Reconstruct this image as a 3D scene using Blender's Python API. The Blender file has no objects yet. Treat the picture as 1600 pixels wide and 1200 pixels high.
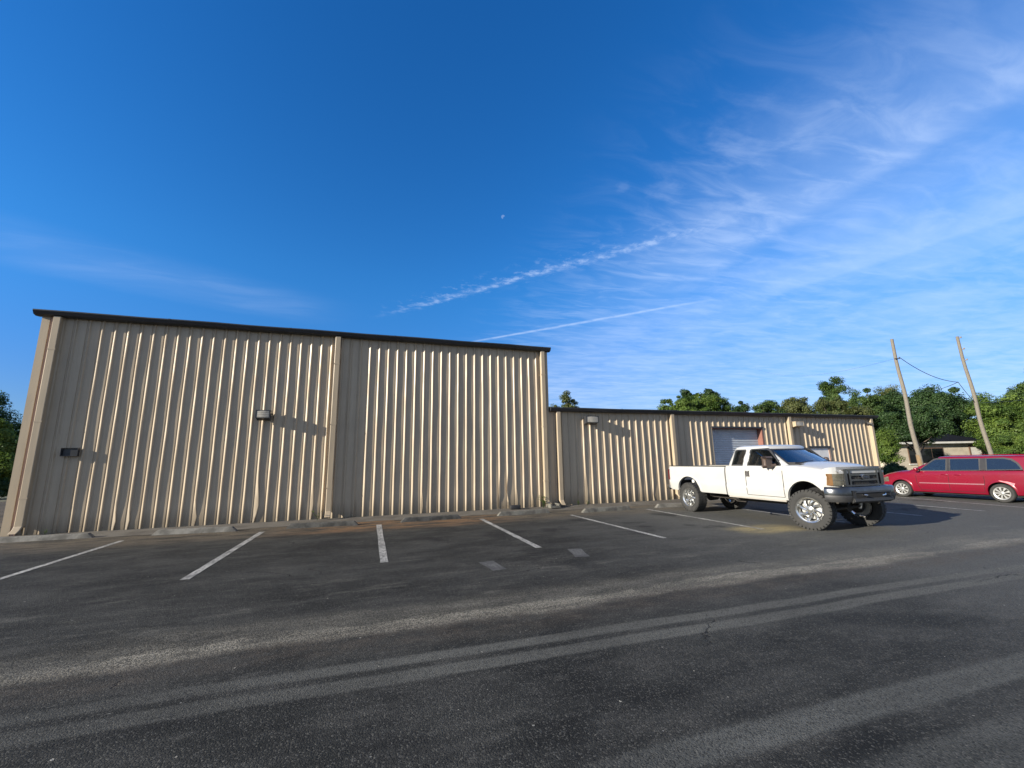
import bpy, bmesh, math, random
import numpy as np
from mathutils import Vector, Matrix
R = math.radians
random.seed(7); rng = np.random.default_rng(7)
sc = bpy.context.scene
col = sc.collection

# ------------------------------------------------------------------ camera
F_PX = 654.4                       # focal length in pixels of a 1600 wide picture
YAW, PITCH, ROLL = R(18.654), R(10.463), R(-1.027)
cam_d = bpy.data.cameras.new("camera"); cam = bpy.data.objects.new("camera", cam_d); col.objects.link(cam)
cam_d.sensor_width = 36; cam_d.lens = 36 * F_PX / 1600; cam_d.clip_end = 5000; cam_d.clip_start = .05
fw = Vector((math.sin(YAW) * math.cos(PITCH), math.cos(YAW) * math.cos(PITCH), math.sin(PITCH)))
rt = Vector((math.cos(YAW), -math.sin(YAW), 0)); up = rt.cross(fw)
rt2 = rt * math.cos(ROLL) + up * math.sin(ROLL); up2 = -rt * math.sin(ROLL) + up * math.cos(ROLL)
cam.matrix_world = Matrix(((rt2.x, up2.x, -fw.x, 0), (rt2.y, up2.y, -fw.y, 0), (rt2.z, up2.z, -fw.z, 1.6), (0, 0, 0, 1)))
sc.camera = cam

# ------------------------------------------------------------------ sun, sky, exposure
SUN = Vector((-1, -.185, .315)).normalized()          # direction towards the sun
sl = bpy.data.lights.new("sun", 'SUN'); so = bpy.data.objects.new("sun", sl); col.objects.link(so)
sl.energy = 4.6; sl.angle = R(.5); sl.color = (1, .92, .79)
so.rotation_euler = SUN.to_track_quat('Z', 'Y').to_euler()
sc.view_settings.view_transform = 'Standard'; sc.view_settings.look = 'None'
sc.view_settings.exposure = 1.05; sc.view_settings.gamma = 1
wd = bpy.data.worlds.new("World"); sc.world = wd; wd.use_nodes = True
wn, wl = wd.node_tree.nodes, wd.node_tree.links


class G:
    """tiny wrapper for node maths"""
    def __init__(s, nt): s.nt = nt
    def put(s, sock, v):
        if isinstance(v, (int, float)): sock.default_value = v
        elif isinstance(v, (tuple, list)): sock.default_value = v
        else: s.nt.links.new(v, sock)
    def m(s, op, a, b=0.0, c=0.0, clamp=False):
        n = s.nt.nodes.new('ShaderNodeMath'); n.operation = op; n.use_clamp = clamp
        s.put(n.inputs[0], a); s.put(n.inputs[1], b); s.put(n.inputs[2], c); return n.outputs[0]
    def mul(s, a, b): return s.m('MULTIPLY', a, b)
    def add(s, a, b): return s.m('ADD', a, b)
    def sub(s, a, b): return s.m('SUBTRACT', a, b)
    def ss(s, x, lo, hi, tlo=0.0, thi=1.0):
        n = s.nt.nodes.new('ShaderNodeMapRange'); n.interpolation_type = 'SMOOTHSTEP'
        s.put(n.inputs['Value'], x); n.inputs['From Min'].default_value = lo; n.inputs['From Max'].default_value = hi
        n.inputs['To Min'].default_value = tlo; n.inputs['To Max'].default_value = thi; return n.outputs['Result']
    def band(s, x, c, h, soft):     # 1 inside |x-c|<h
        return s.ss(s.m('ABSOLUTE', s.sub(x, c)), h, h + soft, 1, 0)
    def noise(s, vec, scale, detail=4, rough=.55, out='Fac', dist=0.0):
        n = s.nt.nodes.new('ShaderNodeTexNoise'); n.inputs['Scale'].default_value = scale
        n.inputs['Detail'].default_value = detail; n.inputs['Roughness'].default_value = rough
        n.inputs['Distortion'].default_value = dist
        if vec is not None: s.nt.links.new(vec, n.inputs['Vector'])
        return n.outputs[out]
    def mapv(s, vec, loc=(0, 0, 0), rot=(0, 0, 0), scale=(1, 1, 1)):
        n = s.nt.nodes.new('ShaderNodeMapping'); s.nt.links.new(vec, n.inputs['Vector'])
        n.inputs['Location'].default_value = loc; n.inputs['Rotation'].default_value = rot; n.inputs['Scale'].default_value = scale
        return n.outputs[0]
    def mix(s, f, a, b, mode='MIX'):
        n = s.nt.nodes.new('ShaderNodeMix'); n.data_type = 'RGBA'; n.blend_type = mode
        s.put(n.inputs['Factor'], f)
        for i, v in ((6, a), (7, b)):
            if isinstance(v, tuple) and len(v) == 3: v = (*v, 1)
            s.put(n.inputs[i], v)
        return n.outputs[2]
    def xyz(s, vec):
        n = s.nt.nodes.new('ShaderNodeSeparateXYZ'); s.nt.links.new(vec, n.inputs[0]); return n.outputs
    def comb(s, x, y, z):
        n = s.nt.nodes.new('ShaderNodeCombineXYZ'); s.put(n.inputs[0], x); s.put(n.inputs[1], y); s.put(n.inputs[2], z); return n.outputs[0]


def build_sky():
    g = G(wd.node_tree); wn.clear()
    out = wn.new('ShaderNodeOutputWorld'); bg = wn.new('ShaderNodeBackground'); bg.inputs['Strength'].default_value = .071
    wl.new(bg.outputs[0], out.inputs[0])
    sky = wn.new('ShaderNodeTexSky'); sky.sky_type = 'NISHITA'; sky.sun_disc = False
    sky.sun_elevation = math.asin(SUN.z); sky.sun_rotation = math.atan2(SUN.x, SUN.y)
    sky.altitude = 0; sky.air_density = 1.15; sky.dust_density = .15; sky.ozone_density = 3.0
    hs = wn.new('ShaderNodeHueSaturation'); hs.inputs['Saturation'].default_value = SKY_SAT; hs.inputs['Value'].default_value = SKY_VAL
    hs.inputs['Hue'].default_value = SKY_HUE
    wl.new(sky.outputs[0], hs.inputs['Color'])
    tc = wn.new('ShaderNodeTexCoord'); d = tc.outputs['Generated']; x, y, z = g.xyz(d)
    zz = g.m('MAXIMUM', z, .03)
    u0 = g.m('DIVIDE', x, zz); v0 = g.m('DIVIDE', y, zz)            # a flat cloud layer high above
    P0 = g.comb(u0, v0, 0)
    # slow warp so that no edge is ruler-straight
    w1 = g.noise(P0, 1.3, 3); w2 = g.noise(g.mapv(P0, (7, 3, 0)), 1.3, 3)
    u = g.add(u0, g.mul(g.sub(w1, .5), .16)); v = g.add(v0, g.mul(g.sub(w2, .5), .16))
    P = g.comb(u, v, 0)
    fine = g.noise(g.mapv(P, rot=(0, 0, R(48)), scale=(3.0, 10, 1)), 1.0, 6, .58, dist=.7)
    fine2 = g.noise(g.mapv(P, (3, 1, 0), rot=(0, 0, R(-35)), scale=(1.7, 4.6, 1)), 1.0, 6, .58, dist=.8)
    fine3 = g.noise(g.mapv(P, (5, 2, 0), rot=(0, 0, R(72)), scale=(1.5, 5, 1)), 1.0, 7, .6, dist=.8)
    puff = g.noise(g.comb(u0, v0, 0), 16, 5, .65)
    big = g.noise(g.mapv(P, (1.7, .4, 0)), 1.6, 5, .6)
    above = g.ss(z, .02, .1)

    def line(A, B, uu=u, vv=v):
        dx, dy = B[0] - A[0], B[1] - A[1]; L = math.hypot(dx, dy); dx, dy = dx / L, dy / L
        a = g.sub(uu, A[0]); b = g.sub(vv, A[1])
        t = g.m('DIVIDE', g.add(g.mul(a, dx), g.mul(b, dy)), L)      # 0..1 along
        s = g.sub(g.mul(a, dy), g.mul(b, dx))                        # + = right hand side
        return t, s
    parts = []
    wz = g.noise(P0, 5, 3); us = g.add(u0, g.mul(g.sub(wz, .5), .05)); vs = g.add(v0, g.mul(g.sub(puff, .5), .02))
    # thin contrail above the tall building's corner
    t, s = line((.88, 3.24), (2.02, 2.03), us, vs)
    k = g.mul(g.band(s, .0, .002, .035), g.mul(g.ss(t, -.25, .1), g.ss(t, .8, 1.1, 1, 0)))
    parts.append(g.mul(k, g.ss(puff, .3, .6, .3, .62)))
    # broken puffy contrail
    t, s = line((-.05, 2.98), (1.5, 1.18), us, vs)
    k = g.mul(g.band(s, 0, .004, .05), g.mul(g.ss(t, -.02, .35), g.ss(t, .85, 1.0, 1, 0)))
    parts.append(g.mul(g.mul(k, g.ss(t, 0, .7, .75, 1)), g.ss(puff, .36, .66, .04, .55)))
    k = g.mul(g.band(s, .03, .02, .14), g.mul(g.ss(t, .0, .3), g.ss(t, .85, 1.05, 1, 0)))
    parts.append(g.mul(k, g.ss(puff, .52, .68, 0, .25)))
    # broad feathered cirrus with one sharp edge
    t, s = line((1.80, 2.05), (1.70, .25))
    fe = g.mul(g.ss(s, -.05, .09), g.ss(s, .08, .85, 1, 0))
    k = g.mul(fe, g.mul(g.ss(t, -.05, .2), g.ss(t, .95, 1.3, 1, 0)))
    parts.append(g.mul(k, g.add(.16, g.mul(g.mul(g.ss(fine, .28, .75), g.ss(big, .25, .6, .45, 1)), .34))))
    t, s = line((2.36, 1.95), (2.72, .5))
    fe = g.mul(g.ss(s, -.03, .05), g.ss(s, .06, .6, 1, 0)); fe = g.mul(fe, g.mul(g.ss(t, -.1, .25), g.ss(t, .8, 1.1, 1, 0)))
    parts.append(g.mul(fe, g.add(.14, g.mul(fine2, .26))))
    # veils on the right and near the horizon
    k = g.mul(g.ss(u, .9, 2.4), g.ss(big, .30, .66, .35, 1)); parts.append(g.mul(k, g.add(.24, g.mul(fine2, .32))))
    k = g.mul(g.ss(u, .5, 1.4), g.ss(v0, .2, 1.0)); parts.append(g.mul(k, g.mul(g.ss(fine, .40, .78), .30)))
    k = g.mul(g.ss(u, .7, 2.2), g.ss(fine3, .42, .74)); parts.append(g.mul(k, .24))
    parts.append(g.mul(g.ss(u, .6, 2.4), .07))
    k = g.mul(g.ss(z, .10, .30, 1, 0), g.ss(fine2, .35, .7)); parts.append(g.mul(k, g.mul(g.ss(u, -.5, 3), .26)))
    # two small tufts
    for (cu, cv, ru, rv, a) in ((1.02, 1.17, .10, .07, .26), (.83, 1.21, .03, .03, .14), (1.15, .8, .2, .16, .16)):
        q = g.m('SQRT', g.add(g.m('POWER', g.m('DIVIDE', g.sub(u, cu), ru), 2), g.m('POWER', g.m('DIVIDE', g.sub(v, cv), rv), 2)))
        parts.append(g.mul(g.ss(g.add(q, g.mul(g.sub(puff, .5), 1.8)), .1, 1.3, 1, 0), g.mul(g.ss(fine, .2, .7, .2, 1), a * .8)))
    # faint feather low on the left
    t, s = line((-1.75, 2.3), (-.35, 2.95))
    k = g.mul(g.ss(g.m('ABSOLUTE', s), .02, .42, 1, 0), g.mul(g.ss(t, -.1, .2), g.ss(t, .7, 1.2, 1, 0)))
    parts.append(g.mul(k, g.add(.07, g.mul(g.ss(fine2, .3, .8), .13))))
    tot = parts[0]
    for p_ in parts[1:]: tot = g.sub(1, g.mul(g.sub(1, tot), g.sub(1, p_)))   # screen together
    tot = g.m('MULTIPLY', tot, above, clamp=True)
    tot = g.mul(tot, CLOUD_AMT)
    low = g.ss(z, .02, .42, .74, 1.04)
    blue = g.mix(1.0, g.mix(1.0, hs.outputs[0], SKY_TINT, 'MULTIPLY'), g.comb(low, g.mul(low, low), low), 'MULTIPLY')
    # added haze, unseen behind the viewer and round the sun, neutral fill for the wall
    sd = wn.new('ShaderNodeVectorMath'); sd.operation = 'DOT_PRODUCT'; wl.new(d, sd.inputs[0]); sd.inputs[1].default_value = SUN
    fill_veil = g.m('MAXIMUM', g.ss(y, .16, -.40), g.mul(g.ss(sd.outputs['Value'], .55, .98), .8))
    blue = g.mix(g.mul(fill_veil, FILL_VEIL), blue, FILL_VEIL_COL)
    c = g.mix(tot, blue, CLOUD)
    # the day moon, a pale half disc
    def ang(vec):
        n = wn.new('ShaderNodeVectorMath'); n.operation = 'DISTANCE'; wl.new(d, n.inputs[0])
        n.inputs[1].default_value = Vector(vec).normalized(); return n.outputs['Value']
    mo = (.2580, .8055, .5334)
    k = g.mul(g.ss(ang(mo), .0036, .0046, 1, 0), g.ss(ang((mo[0] + .0042, mo[1] - .0005, mo[2] - .0034)), .0036, .0048))
    c = g.mix(g.mul(k, .18), c, CLOUD)
    wl.new(c, bg.inputs['Color'])


SKY_SAT, SKY_VAL, SKY_HUE, CLOUD = 1.3, 1.0, .505, (5.4, 6.5, 8.4)
FILL_VEIL, FILL_VEIL_COL = .40, (5.0, 5.0, 5.0)
SKY_TINT, CLOUD_AMT = (.58, 1.03, 1.38), .62
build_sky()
sc.cycles.max_bounces = 6

# ------------------------------------------------------------------ materials
MAT = {}


def base_mat(name):
    m = bpy.data.materials.new(name); m.use_nodes = True; MAT[name] = m
    nt = m.node_tree; b = nt.nodes['Principled BSDF']
    tc = nt.nodes.new('ShaderNodeTexCoord')
    return m, nt, b, G(nt), tc.outputs['Object']


def bump(nt, b, h, strength=.3, dist=.01):
    n = nt.nodes.new('ShaderNodeBump'); n.inputs['Strength'].default_value = strength; n.inputs['Distance'].default_value = dist
    nt.links.new(h, n.inputs['Height']); nt.links.new(n.outputs[0], b.inputs['Normal'])


def mat(name, c, rough=.5, metal=0, c2=None, scale=3, bmp=0, bscale=40, coat=0, rvar=.1, streak=None):
    m, nt, b, g, co = base_mat(name)
    c2 = c2 or tuple(x * .82 for x in c)
    v = g.mapv(co, scale=streak) if streak else co
    n = g.noise(v, scale, 6, .6)
    f = g.ss(n, .35, .68)
    nt.links.new(g.mix(f, c, c2), b.inputs['Base Color'])
    nt.links.new(g.ss(n, .2, .8, max(0.02, rough - rvar), min(1, rough + rvar)), b.inputs['Roughness'])
    b.inputs['Metallic'].default_value = metal
    if coat: b.inputs['Coat Weight'].default_value = coat; b.inputs['Coat Roughness'].default_value = .06
    if bmp: bump(nt, b, g.noise(co, bscale, 4, .6), bmp)
    return m


def asphalt():
    m, nt, b, g, co = base_mat('asphalt')
    x, y, z = g.xyz(co)
    wob = g.noise(g.mapv(co, scale=(.25, .25, 1)), 1.0, 3, .5)
    wob2 = g.noise(g.mapv(co, (5, 2, 0), scale=(.6, 1.2, 1)), 1.0, 5, .6)
    yy = g.add(y, g.add(g.mul(g.sub(wob, .5), .6), g.mul(g.sub(wob2, .5), .18)))
    grain = g.noise(co, 95, 3, .7); grit = g.noise(co, 300, 2, .6)
    vor = nt.nodes.new('ShaderNodeTexVoronoi'); vor.inputs['Scale'].default_value = 105; nt.links.new(co, vor.inputs['Vector'])
    cell = nt.nodes.new('ShaderNodeSeparateColor'); nt.links.new(vor.outputs['Color'], cell.inputs[0])
    mott = g.noise(g.mapv(co, scale=(.45, .9, 1)), 1.0, 6, .62)
    mott2 = g.noise(g.mapv(co, (9, 4, 0), scale=(1.1, 3.0, 1)), 1.0, 7, .68)
    mott3 = g.noise(g.mapv(co, (2, 7, 0), scale=(3.2, 6.0, 1)), 1.0, 5, .65)
    c = g.mix(g.ss(g.add(g.mul(mott, .55), g.mul(mott2, .45)), .36, .64), (.014, .0145, .0132), (.050, .0495, .044))
    c = g.mix(g.mul(g.ss(mott2, .5, .74), .5), c, (.072, .068, .059))
    c = g.mix(g.mul(g.ss(mott3, .54, .74), .5), c, (.09, .087, .076))
    # lighter towards the far right: low sun scattered back, painted into the colour
    c = g.mix(g.mul(g.ss(g.add(x, g.mul(g.sub(wob2, .5), 6)), 2.5, 10.5), .8), c, (.125, .124, .112))
    # worn wheel tracks along the drive lane
    br = g.noise(g.mapv(co, scale=(.8, 4, 1)), 1.0, 5, .6)
    yt = g.add(g.add(y, g.mul(x, .022)), g.add(g.mul(g.sub(wob, .5), .16), g.mul(g.sub(wob2, .5), .07)))
    trk = g.m('MAXIMUM', g.band(yt, 3.92, .055, .05), g.band(yt, 3.65, .065, .05))
    c = g.mix(g.mul(g.mul(trk, g.ss(br, .25, .7, .45, .9)), g.ss(x, -2.2, 1.0, .45, 1)), c, (.122, .120, .104))
    trk2 = g.mul(g.m('MAXIMUM', g.band(yt, 2.24, .08, .07), g.mul(g.band(yt, 1.72, .10, .12), .6)), g.ss(x, .4, 2.2))
    c = g.mix(g.mul(trk2, g.ss(br, .25, .75, .3, .8)), c, (.125, .126, .112))
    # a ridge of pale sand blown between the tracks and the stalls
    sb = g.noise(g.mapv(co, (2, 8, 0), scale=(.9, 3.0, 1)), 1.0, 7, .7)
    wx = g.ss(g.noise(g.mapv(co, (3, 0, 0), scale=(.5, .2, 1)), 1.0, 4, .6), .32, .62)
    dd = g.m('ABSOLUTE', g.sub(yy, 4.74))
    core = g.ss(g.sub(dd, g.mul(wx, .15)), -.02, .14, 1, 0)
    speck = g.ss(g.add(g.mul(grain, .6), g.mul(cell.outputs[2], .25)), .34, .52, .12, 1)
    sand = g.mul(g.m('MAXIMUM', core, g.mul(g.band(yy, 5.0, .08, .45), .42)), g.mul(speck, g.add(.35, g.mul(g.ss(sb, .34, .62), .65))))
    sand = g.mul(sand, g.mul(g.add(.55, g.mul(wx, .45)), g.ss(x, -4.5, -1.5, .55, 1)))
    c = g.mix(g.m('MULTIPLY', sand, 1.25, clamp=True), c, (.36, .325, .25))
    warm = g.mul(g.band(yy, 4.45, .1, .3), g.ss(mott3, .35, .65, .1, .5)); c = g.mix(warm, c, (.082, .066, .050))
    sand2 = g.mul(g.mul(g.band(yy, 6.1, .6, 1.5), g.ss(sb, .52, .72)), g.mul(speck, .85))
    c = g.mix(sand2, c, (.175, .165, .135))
    # rust-brown silt washed out along the wheel stops
    silt = g.mul(g.ss(yy, 10.6, 12.1), g.ss(mott2, .34, .62, .1, .85))
    c = g.mix(silt, c, (.15, .12, .083))
    rust = g.mul(g.mul(g.ss(yy, 10.9, 11.6), g.band(x, 1.0, 1.8, 1.8)), g.ss(mott2, .40, .60, 0, .75))
    c = g.mix(rust, c, (.22, .115, .05))
    rust2 = g.mul(g.mul(g.band(yy, 7.6, .15, .5), g.band(x, 8.6, .35, .8)), g.ss(mott2, .3, .6, .3, .9))
    c = g.mix(rust2, c, (.36, .29, .14))
    # oil drips in the stalls and a long dark spill on the lane
    oil = g.mul(g.band(yy, 9.6, 1.0, 1.2), g.ss(g.noise(g.mapv(co, (4, 4, 0), scale=(.9, .9, 1)), 1.0, 3, .5), .56, .68, 0, .75))
    c = g.mix(oil, c, (.012, .012, .0125))
    e = g.add(g.m('POWER', g.m('DIVIDE', g.add(g.sub(x, 5.0), g.mul(g.sub(y, 3.05), 1.6)), .55), 2), g.m('POWER', g.m('DIVIDE', g.sub(y, 3.05), .42), 2))
    c = g.mix(g.ss(g.add(e, g.mul(mott3, 1.2)), .6, 1.9, .75, 0), c, (.016, .017, .016))
    # single pale and dark stones
    c = g.mix(g.ss(cell.outputs[0], .74, .98, 0, .5), c, (.135, .13, .113))
    c = g.mix(g.ss(cell.outputs[1], .5, 1, 0, .6), c, (.010, .0105, .010))
    c = g.mix(g.ss(g.noise(g.mapv(co, (1, 6, 0)), 20, 2, .5), .74, .77, 0, .9), c, (.34, .32, .27))
    # cracks
    vc = nt.nodes.new('ShaderNodeTexVoronoi'); vc.feature = 'DISTANCE_TO_EDGE'; vc.inputs['Scale'].default_value = .42
    wv = nt.nodes.new('ShaderNodeVectorMath'); wv.operation = 'ADD'; nt.links.new(co, wv.inputs[0])
    nt.links.new(g.mapv(g.noise(co, 1.4, 5, .65, out='Color'), scale=(.7, .7, 0)), wv.inputs[1]); nt.links.new(wv.outputs[0], vc.inputs['Vector'])
    crack = g.mul(g.ss(vc.outputs['Distance'], .001, .005, 1, 0), g.ss(mott, .53, .62))
    c = g.mix(g.mul(crack, .7), c, (.008, .008, .008))
    nt.links.new(c, b.inputs['Base Color'])
    b.inputs['Roughness'].default_value = .85; b.inputs['Specular IOR Level'].default_value = .15
    h = g.add(g.mul(vor.outputs['Distance'], -.6), g.add(g.mul(grain, .8), g.add(g.mul(grit, .3), g.mul(crack, -1.5))))
    bump(nt, b, h, .6, .011)
    return m


def paint_line():
    m, nt, b, g, co = base_mat('worn_line_paint')
    n = g.noise(co, 22, 6, .7); n2 = g.noise(co, 2.2, 4, .6)
    f = g.ss(g.add(g.mul(n, .6), g.mul(n2, .5)), .42, .64)
    c = g.mix(f, (.43, .415, .37), (.17, .165, .15))
    c = g.mix(g.ss(g.add(n, g.mul(g.noise(co, 70, 3, .7), .25)), .63, .75), c, (.045, .045, .042))
    nt.links.new(c, b.inputs['Base Color']); b.inputs['Roughness'].default_value = .8
    bump(nt, b, g.noise(co, 85, 3, .7), .4, .008)
    return m


def ghost_paint():
    m, nt, b, g, co = base_mat('ghost_paint'); n = g.noise(co, 30, 6, .75)
    nt.links.new(g.mix(g.ss(g.add(g.mul(n, .7), g.mul(g.noise(co, 3, 3), .35)), .48, .66), (.045, .045, .043), (.14, .137, .125)), b.inputs['Base Color']); b.inputs['Roughness'].default_value = .85


ghost_paint()


def siding(name, c, c2):
    m, nt, b, g, co = base_mat(name)
    pn = nt.nodes.new('ShaderNodeTexWhiteNoise'); pn.noise_dimensions = '1D'; nt.links.new(g.m('FLOOR', g.m('DIVIDE', g.xyz(co)[0], .861)), pn.inputs['W'])
    st = g.noise(g.mapv(co, scale=(7, 7, .35)), 1.0, 5, .6)          # rain streaks run down the sheets
    n = g.noise(co, 1.3, 5, .6)
    cc = g.mix(g.ss(g.add(g.mul(st, .6), g.mul(n, .4)), .36, .66), c, c2)
    cc = g.mix(g.mul(pn.outputs['Value'], .35), cc, (.33, .265, .185))
    x, y, z = g.xyz(co)
    low = g.mul(g.ss(g.add(z, g.mul(g.sub(st, .5), .9)), .02, .6, 1, 0), .75)   # splash dirt at the foot
    cc = g.mix(low, cc, (.16, .125, .08))
    rust = g.mul(g.ss(z, .0, .35, 1, 0), g.ss(g.noise(co, 9, 5, .7), .55, .7, 0, .7))
    cc = g.mix(rust, cc, (.10, .055, .03))
    nt.links.new(cc, b.inputs['Base Color']); b.inputs['Roughness'].default_value = .45
    bump(nt, b, g.noise(g.mapv(co, scale=(3, 3, 1)), 2.0, 3, .5), .12, .02)
    return m


def leafmat(name, c1, c2, c3):
    m, nt, b, g, co = base_mat(name)
    at = nt.nodes.new('ShaderNodeAttribute'); at.attribute_name = 'tint'
    c = g.mix(at.outputs['Fac'], c1, c2)
    c = g.mix(g.ss(g.noise(co, .8, 3), .48, .72, 0, .7), c, c3)
    nt.links.new(c, b.inputs['Base Color']); b.inputs['Roughness'].default_value = .55
    b.inputs['Specular IOR Level'].default_value = .3
    tr = nt.nodes.new('ShaderNodeBsdfTranslucent'); nt.links.new(g.mix(.5, c, (.12, .2, .02)), tr.inputs[0])
    ms = nt.nodes.new('ShaderNodeMixShader'); ms.inputs[0].default_value = .32
    nt.links.new(b.outputs[0], ms.inputs[1]); nt.links.new(tr.outputs[0], ms.inputs[2])
    nt.links.new(ms.outputs[0], nt.nodes['Material Output'].inputs[0])
    return m


def glassmat(name, tint, rough=.02):
    m, nt, b, g, co = base_mat(name)
    nt.links.new(g.mix(g.noise(co, 2, 3), tint, tuple(t * .7 for t in tint)), b.inputs['Base Color'])
    b.inputs['Roughness'].default_value = rough; b.inputs['IOR'].default_value = 1.52; b.inputs['Specular IOR Level'].default_value = .5
    return m


def clearglass(name, tint, a):
    """tinted pane you can look through: part transparent, part mirror"""
    m, nt, b, g, co = base_mat(name)
    b.inputs['Base Color'].default_value = (*tint, 1); b.inputs['Roughness'].default_value = .02; b.inputs['Specular IOR Level'].default_value = .8
    tr = nt.nodes.new('ShaderNodeBsdfTransparent'); tr.inputs[0].default_value = (.75, .85, .85, 1)
    ms = nt.nodes.new('ShaderNodeMixShader'); nt.links.new(g.ss(g.noise(co, 3), 0, 1, a * .95, a * 1.05), ms.inputs[0])
    nt.links.new(tr.outputs[0], ms.inputs[1]); nt.links.new(b.outputs[0], ms.inputs[2])
    fr = nt.nodes.new('ShaderNodeFresnel'); fr.inputs[0].default_value = 1.6
    gl = nt.nodes.new('ShaderNodeBsdfGlossy'); gl.inputs['Roughness'].default_value = .02; gl.inputs['Color'].default_value = (1, 1, 1, 1)
    m2 = nt.nodes.new('ShaderNodeMixShader'); nt.links.new(g.m('MULTIPLY', fr.outputs[0], 1.5, clamp=True), m2.inputs[0])
    nt.links.new(ms.outputs[0], m2.inputs[1]); nt.links.new(gl.outputs[0], m2.inputs[2])
    nt.links.new(m2.outputs[0], nt.nodes['Material Output'].inputs[0])
    return m


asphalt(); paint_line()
siding('tan_siding', (.455, .365, .25), (.38, .305, .21))
mat('tan_trim', (.40, .32, .215), .5, 0, (.33, .265, .18), 2.5, streak=(3, 3, .4))
mat('pink_trim', (.42, .27, .19), .5, 0, (.36, .23, .16), 2)
mat('bronze_metal', (.045, .047, .052), .38, .2, (.03, .032, .036), 2)
mat('roof_metal', (.30, .31, .32), .45, .4)
mat('black_metal', (.02, .02, .022), .45, .2)
mat('dark_void', (.012, .012, .012), .9)
mat('concrete', (.18, .172, .15), .9, 0, (.095, .09, .078), 4, .5, 30)
mat('concrete_old', (.15, .145, .12), .9, 0, (.075, .07, .06), 5, .7, 26)
mat('concrete_dark', (.07, .068, .06), .9, 0, (.03, .03, .027), 6, .8, 24)
mat('apron_dirt', (.115, .103, .083), .95, 0, (.07, .06, .047), 1.6, .6, 22)
mat('door_blue', (.46, .50, .54), .5, 0, (.40, .44, .48), 2)
mat('jamb_red', (.22, .095, .07), .6, 0, (.17, .075, .055), 3)
mat('door_white', (.74, .74, .73), .55, 0, (.62, .62, .61), 4, .15, 60)
mat('lamp_lens', (.40, .37, .31), .3, 0, (.30, .275, .23), 8)
mat('white_paint', (.43, .43, .415), .3, 0, (.405, .40, .375), 1.2, coat=.5, rvar=.04)
mat('white_dusty', (.36, .345, .31), .4, 0, (.30, .28, .24), 1.5, coat=.2)
mat('red_paint', (.185, .003, .018), .30, .1, (.16, .003, .015), 1.5, coat=.5, rvar=.04)
mat('red_scuff', (.55, .22, .24), .5, 0, (.5, .12, .14), 14)
mat('black_plastic', (.022, .022, .023), .55, 0, (.03, .03, .03), 6)
mat('grey_plastic', (.075, .07, .065), .55, 0, (.06, .055, .05), 5)
mat('brown_plastic', (.085, .06, .047), .5, 0, (.07, .05, .04), 5)
mat('rubber', (.022, .022, .021), .85, 0, (.038, .037, .034), 9, .25, 60)
mat('chrome', (.72, .72, .72), .10, 1, (.66, .66, .65), 5, rvar=.04)
mat('rim_polish', (.60, .60, .58), .2, .9, (.52, .52, .50), 6)
mat('silver_paint', (.42, .42, .40), .35, .5, (.37, .37, .355), 5)
mat('strip_metal', (.32, .15, .17), .3, .3, (.28, .13, .15), 5)
mat('chassis', (.035, .033, .03), .7, .2, (.05, .04, .03), 4)
mat('shock_white', (.72, .72, .68), .4, 0)
mat('gold_metal', (.45, .32, .12), .45, .6)
mat('lamp_clear', (.34, .32, .25), .10, .7, (.20, .19, .14), 9, coat=.8)
mat('bumper_metal', (.13, .135, .14), .18, .95, (.10, .102, .105), 5)
mat('dark_chrome', (.45, .45, .46), .14, 1, (.38, .38, .38), 5, rvar=.04)
mat('lamp_amber', (.21, .11, .045), .2, .2, (.13, .07, .03), 9, coat=.8)
mat('lamp_red', (.12, .008, .006), .2, 0, (.09, .006, .005), 9, coat=.8)
glassmat('tinted_glass', (.008, .010, .012)); clearglass('clear_glass', (.01, .013, .015), .30); clearglass('screen_glass', (.01, .014, .018), .30); clearglass('privacy_glass', (.006, .008, .010), .62)
mat('cloth_dark', (.06, .06, .062), .9, 0, (.045, .045, .047), 12)
mat('cloth_grey', (.22, .21, .2), .9, 0, (.18, .175, .165), 12)
mat('pole_wood', (.22, .195, .155), .85, 0, (.15, .135, .105), 5, .4, 40, streak=(9, 9, .5))
mat('pole_wood_tan', (.26, .18, .10), .85, 0, (.18, .125, .07), 5, .4, 40, streak=(9, 9, .5))
mat('wire_black', (.03, .03, .03), .6)
mat('stucco', (.42, .37, .29), .9, 0, (.33, .29, .225), 2, .3, 40)
mat('shingle', (.006, .006, .007), .95, 0, (.009, .009, .010), 7, .5, 30)
MAT['shingle'].node_tree.nodes['Principled BSDF'].inputs['Specular IOR Level'].default_value = .1
mat('white_trim', (.50, .49, .45), .6)
mat('brown_wood', (.12, .075, .05), .7)
mat('bark', (.13, .10, .075), .9, 0, (.08, .062, .045), 4, .7, 16, streak=(4, 4, .8))
mat('grass_ground', (.07, .085, .03), .95, 0, (.12, .105, .06), .35, .7, 14)
leafmat('leaf_dark', (.022, .05, .016), (.052, .095, .028), (.034, .064, .023))
leafmat('leaf_mid', (.030, .062, .017), (.090, .140, .034), (.055, .092, .022))
leafmat('leaf_light', (.050, .095, .018), (.135, .195, .034), (.08, .125, .022))
leafmat('leaf_olive', (.065, .085, .026), (.13, .145, .05), (.095, .10, .034))


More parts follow.
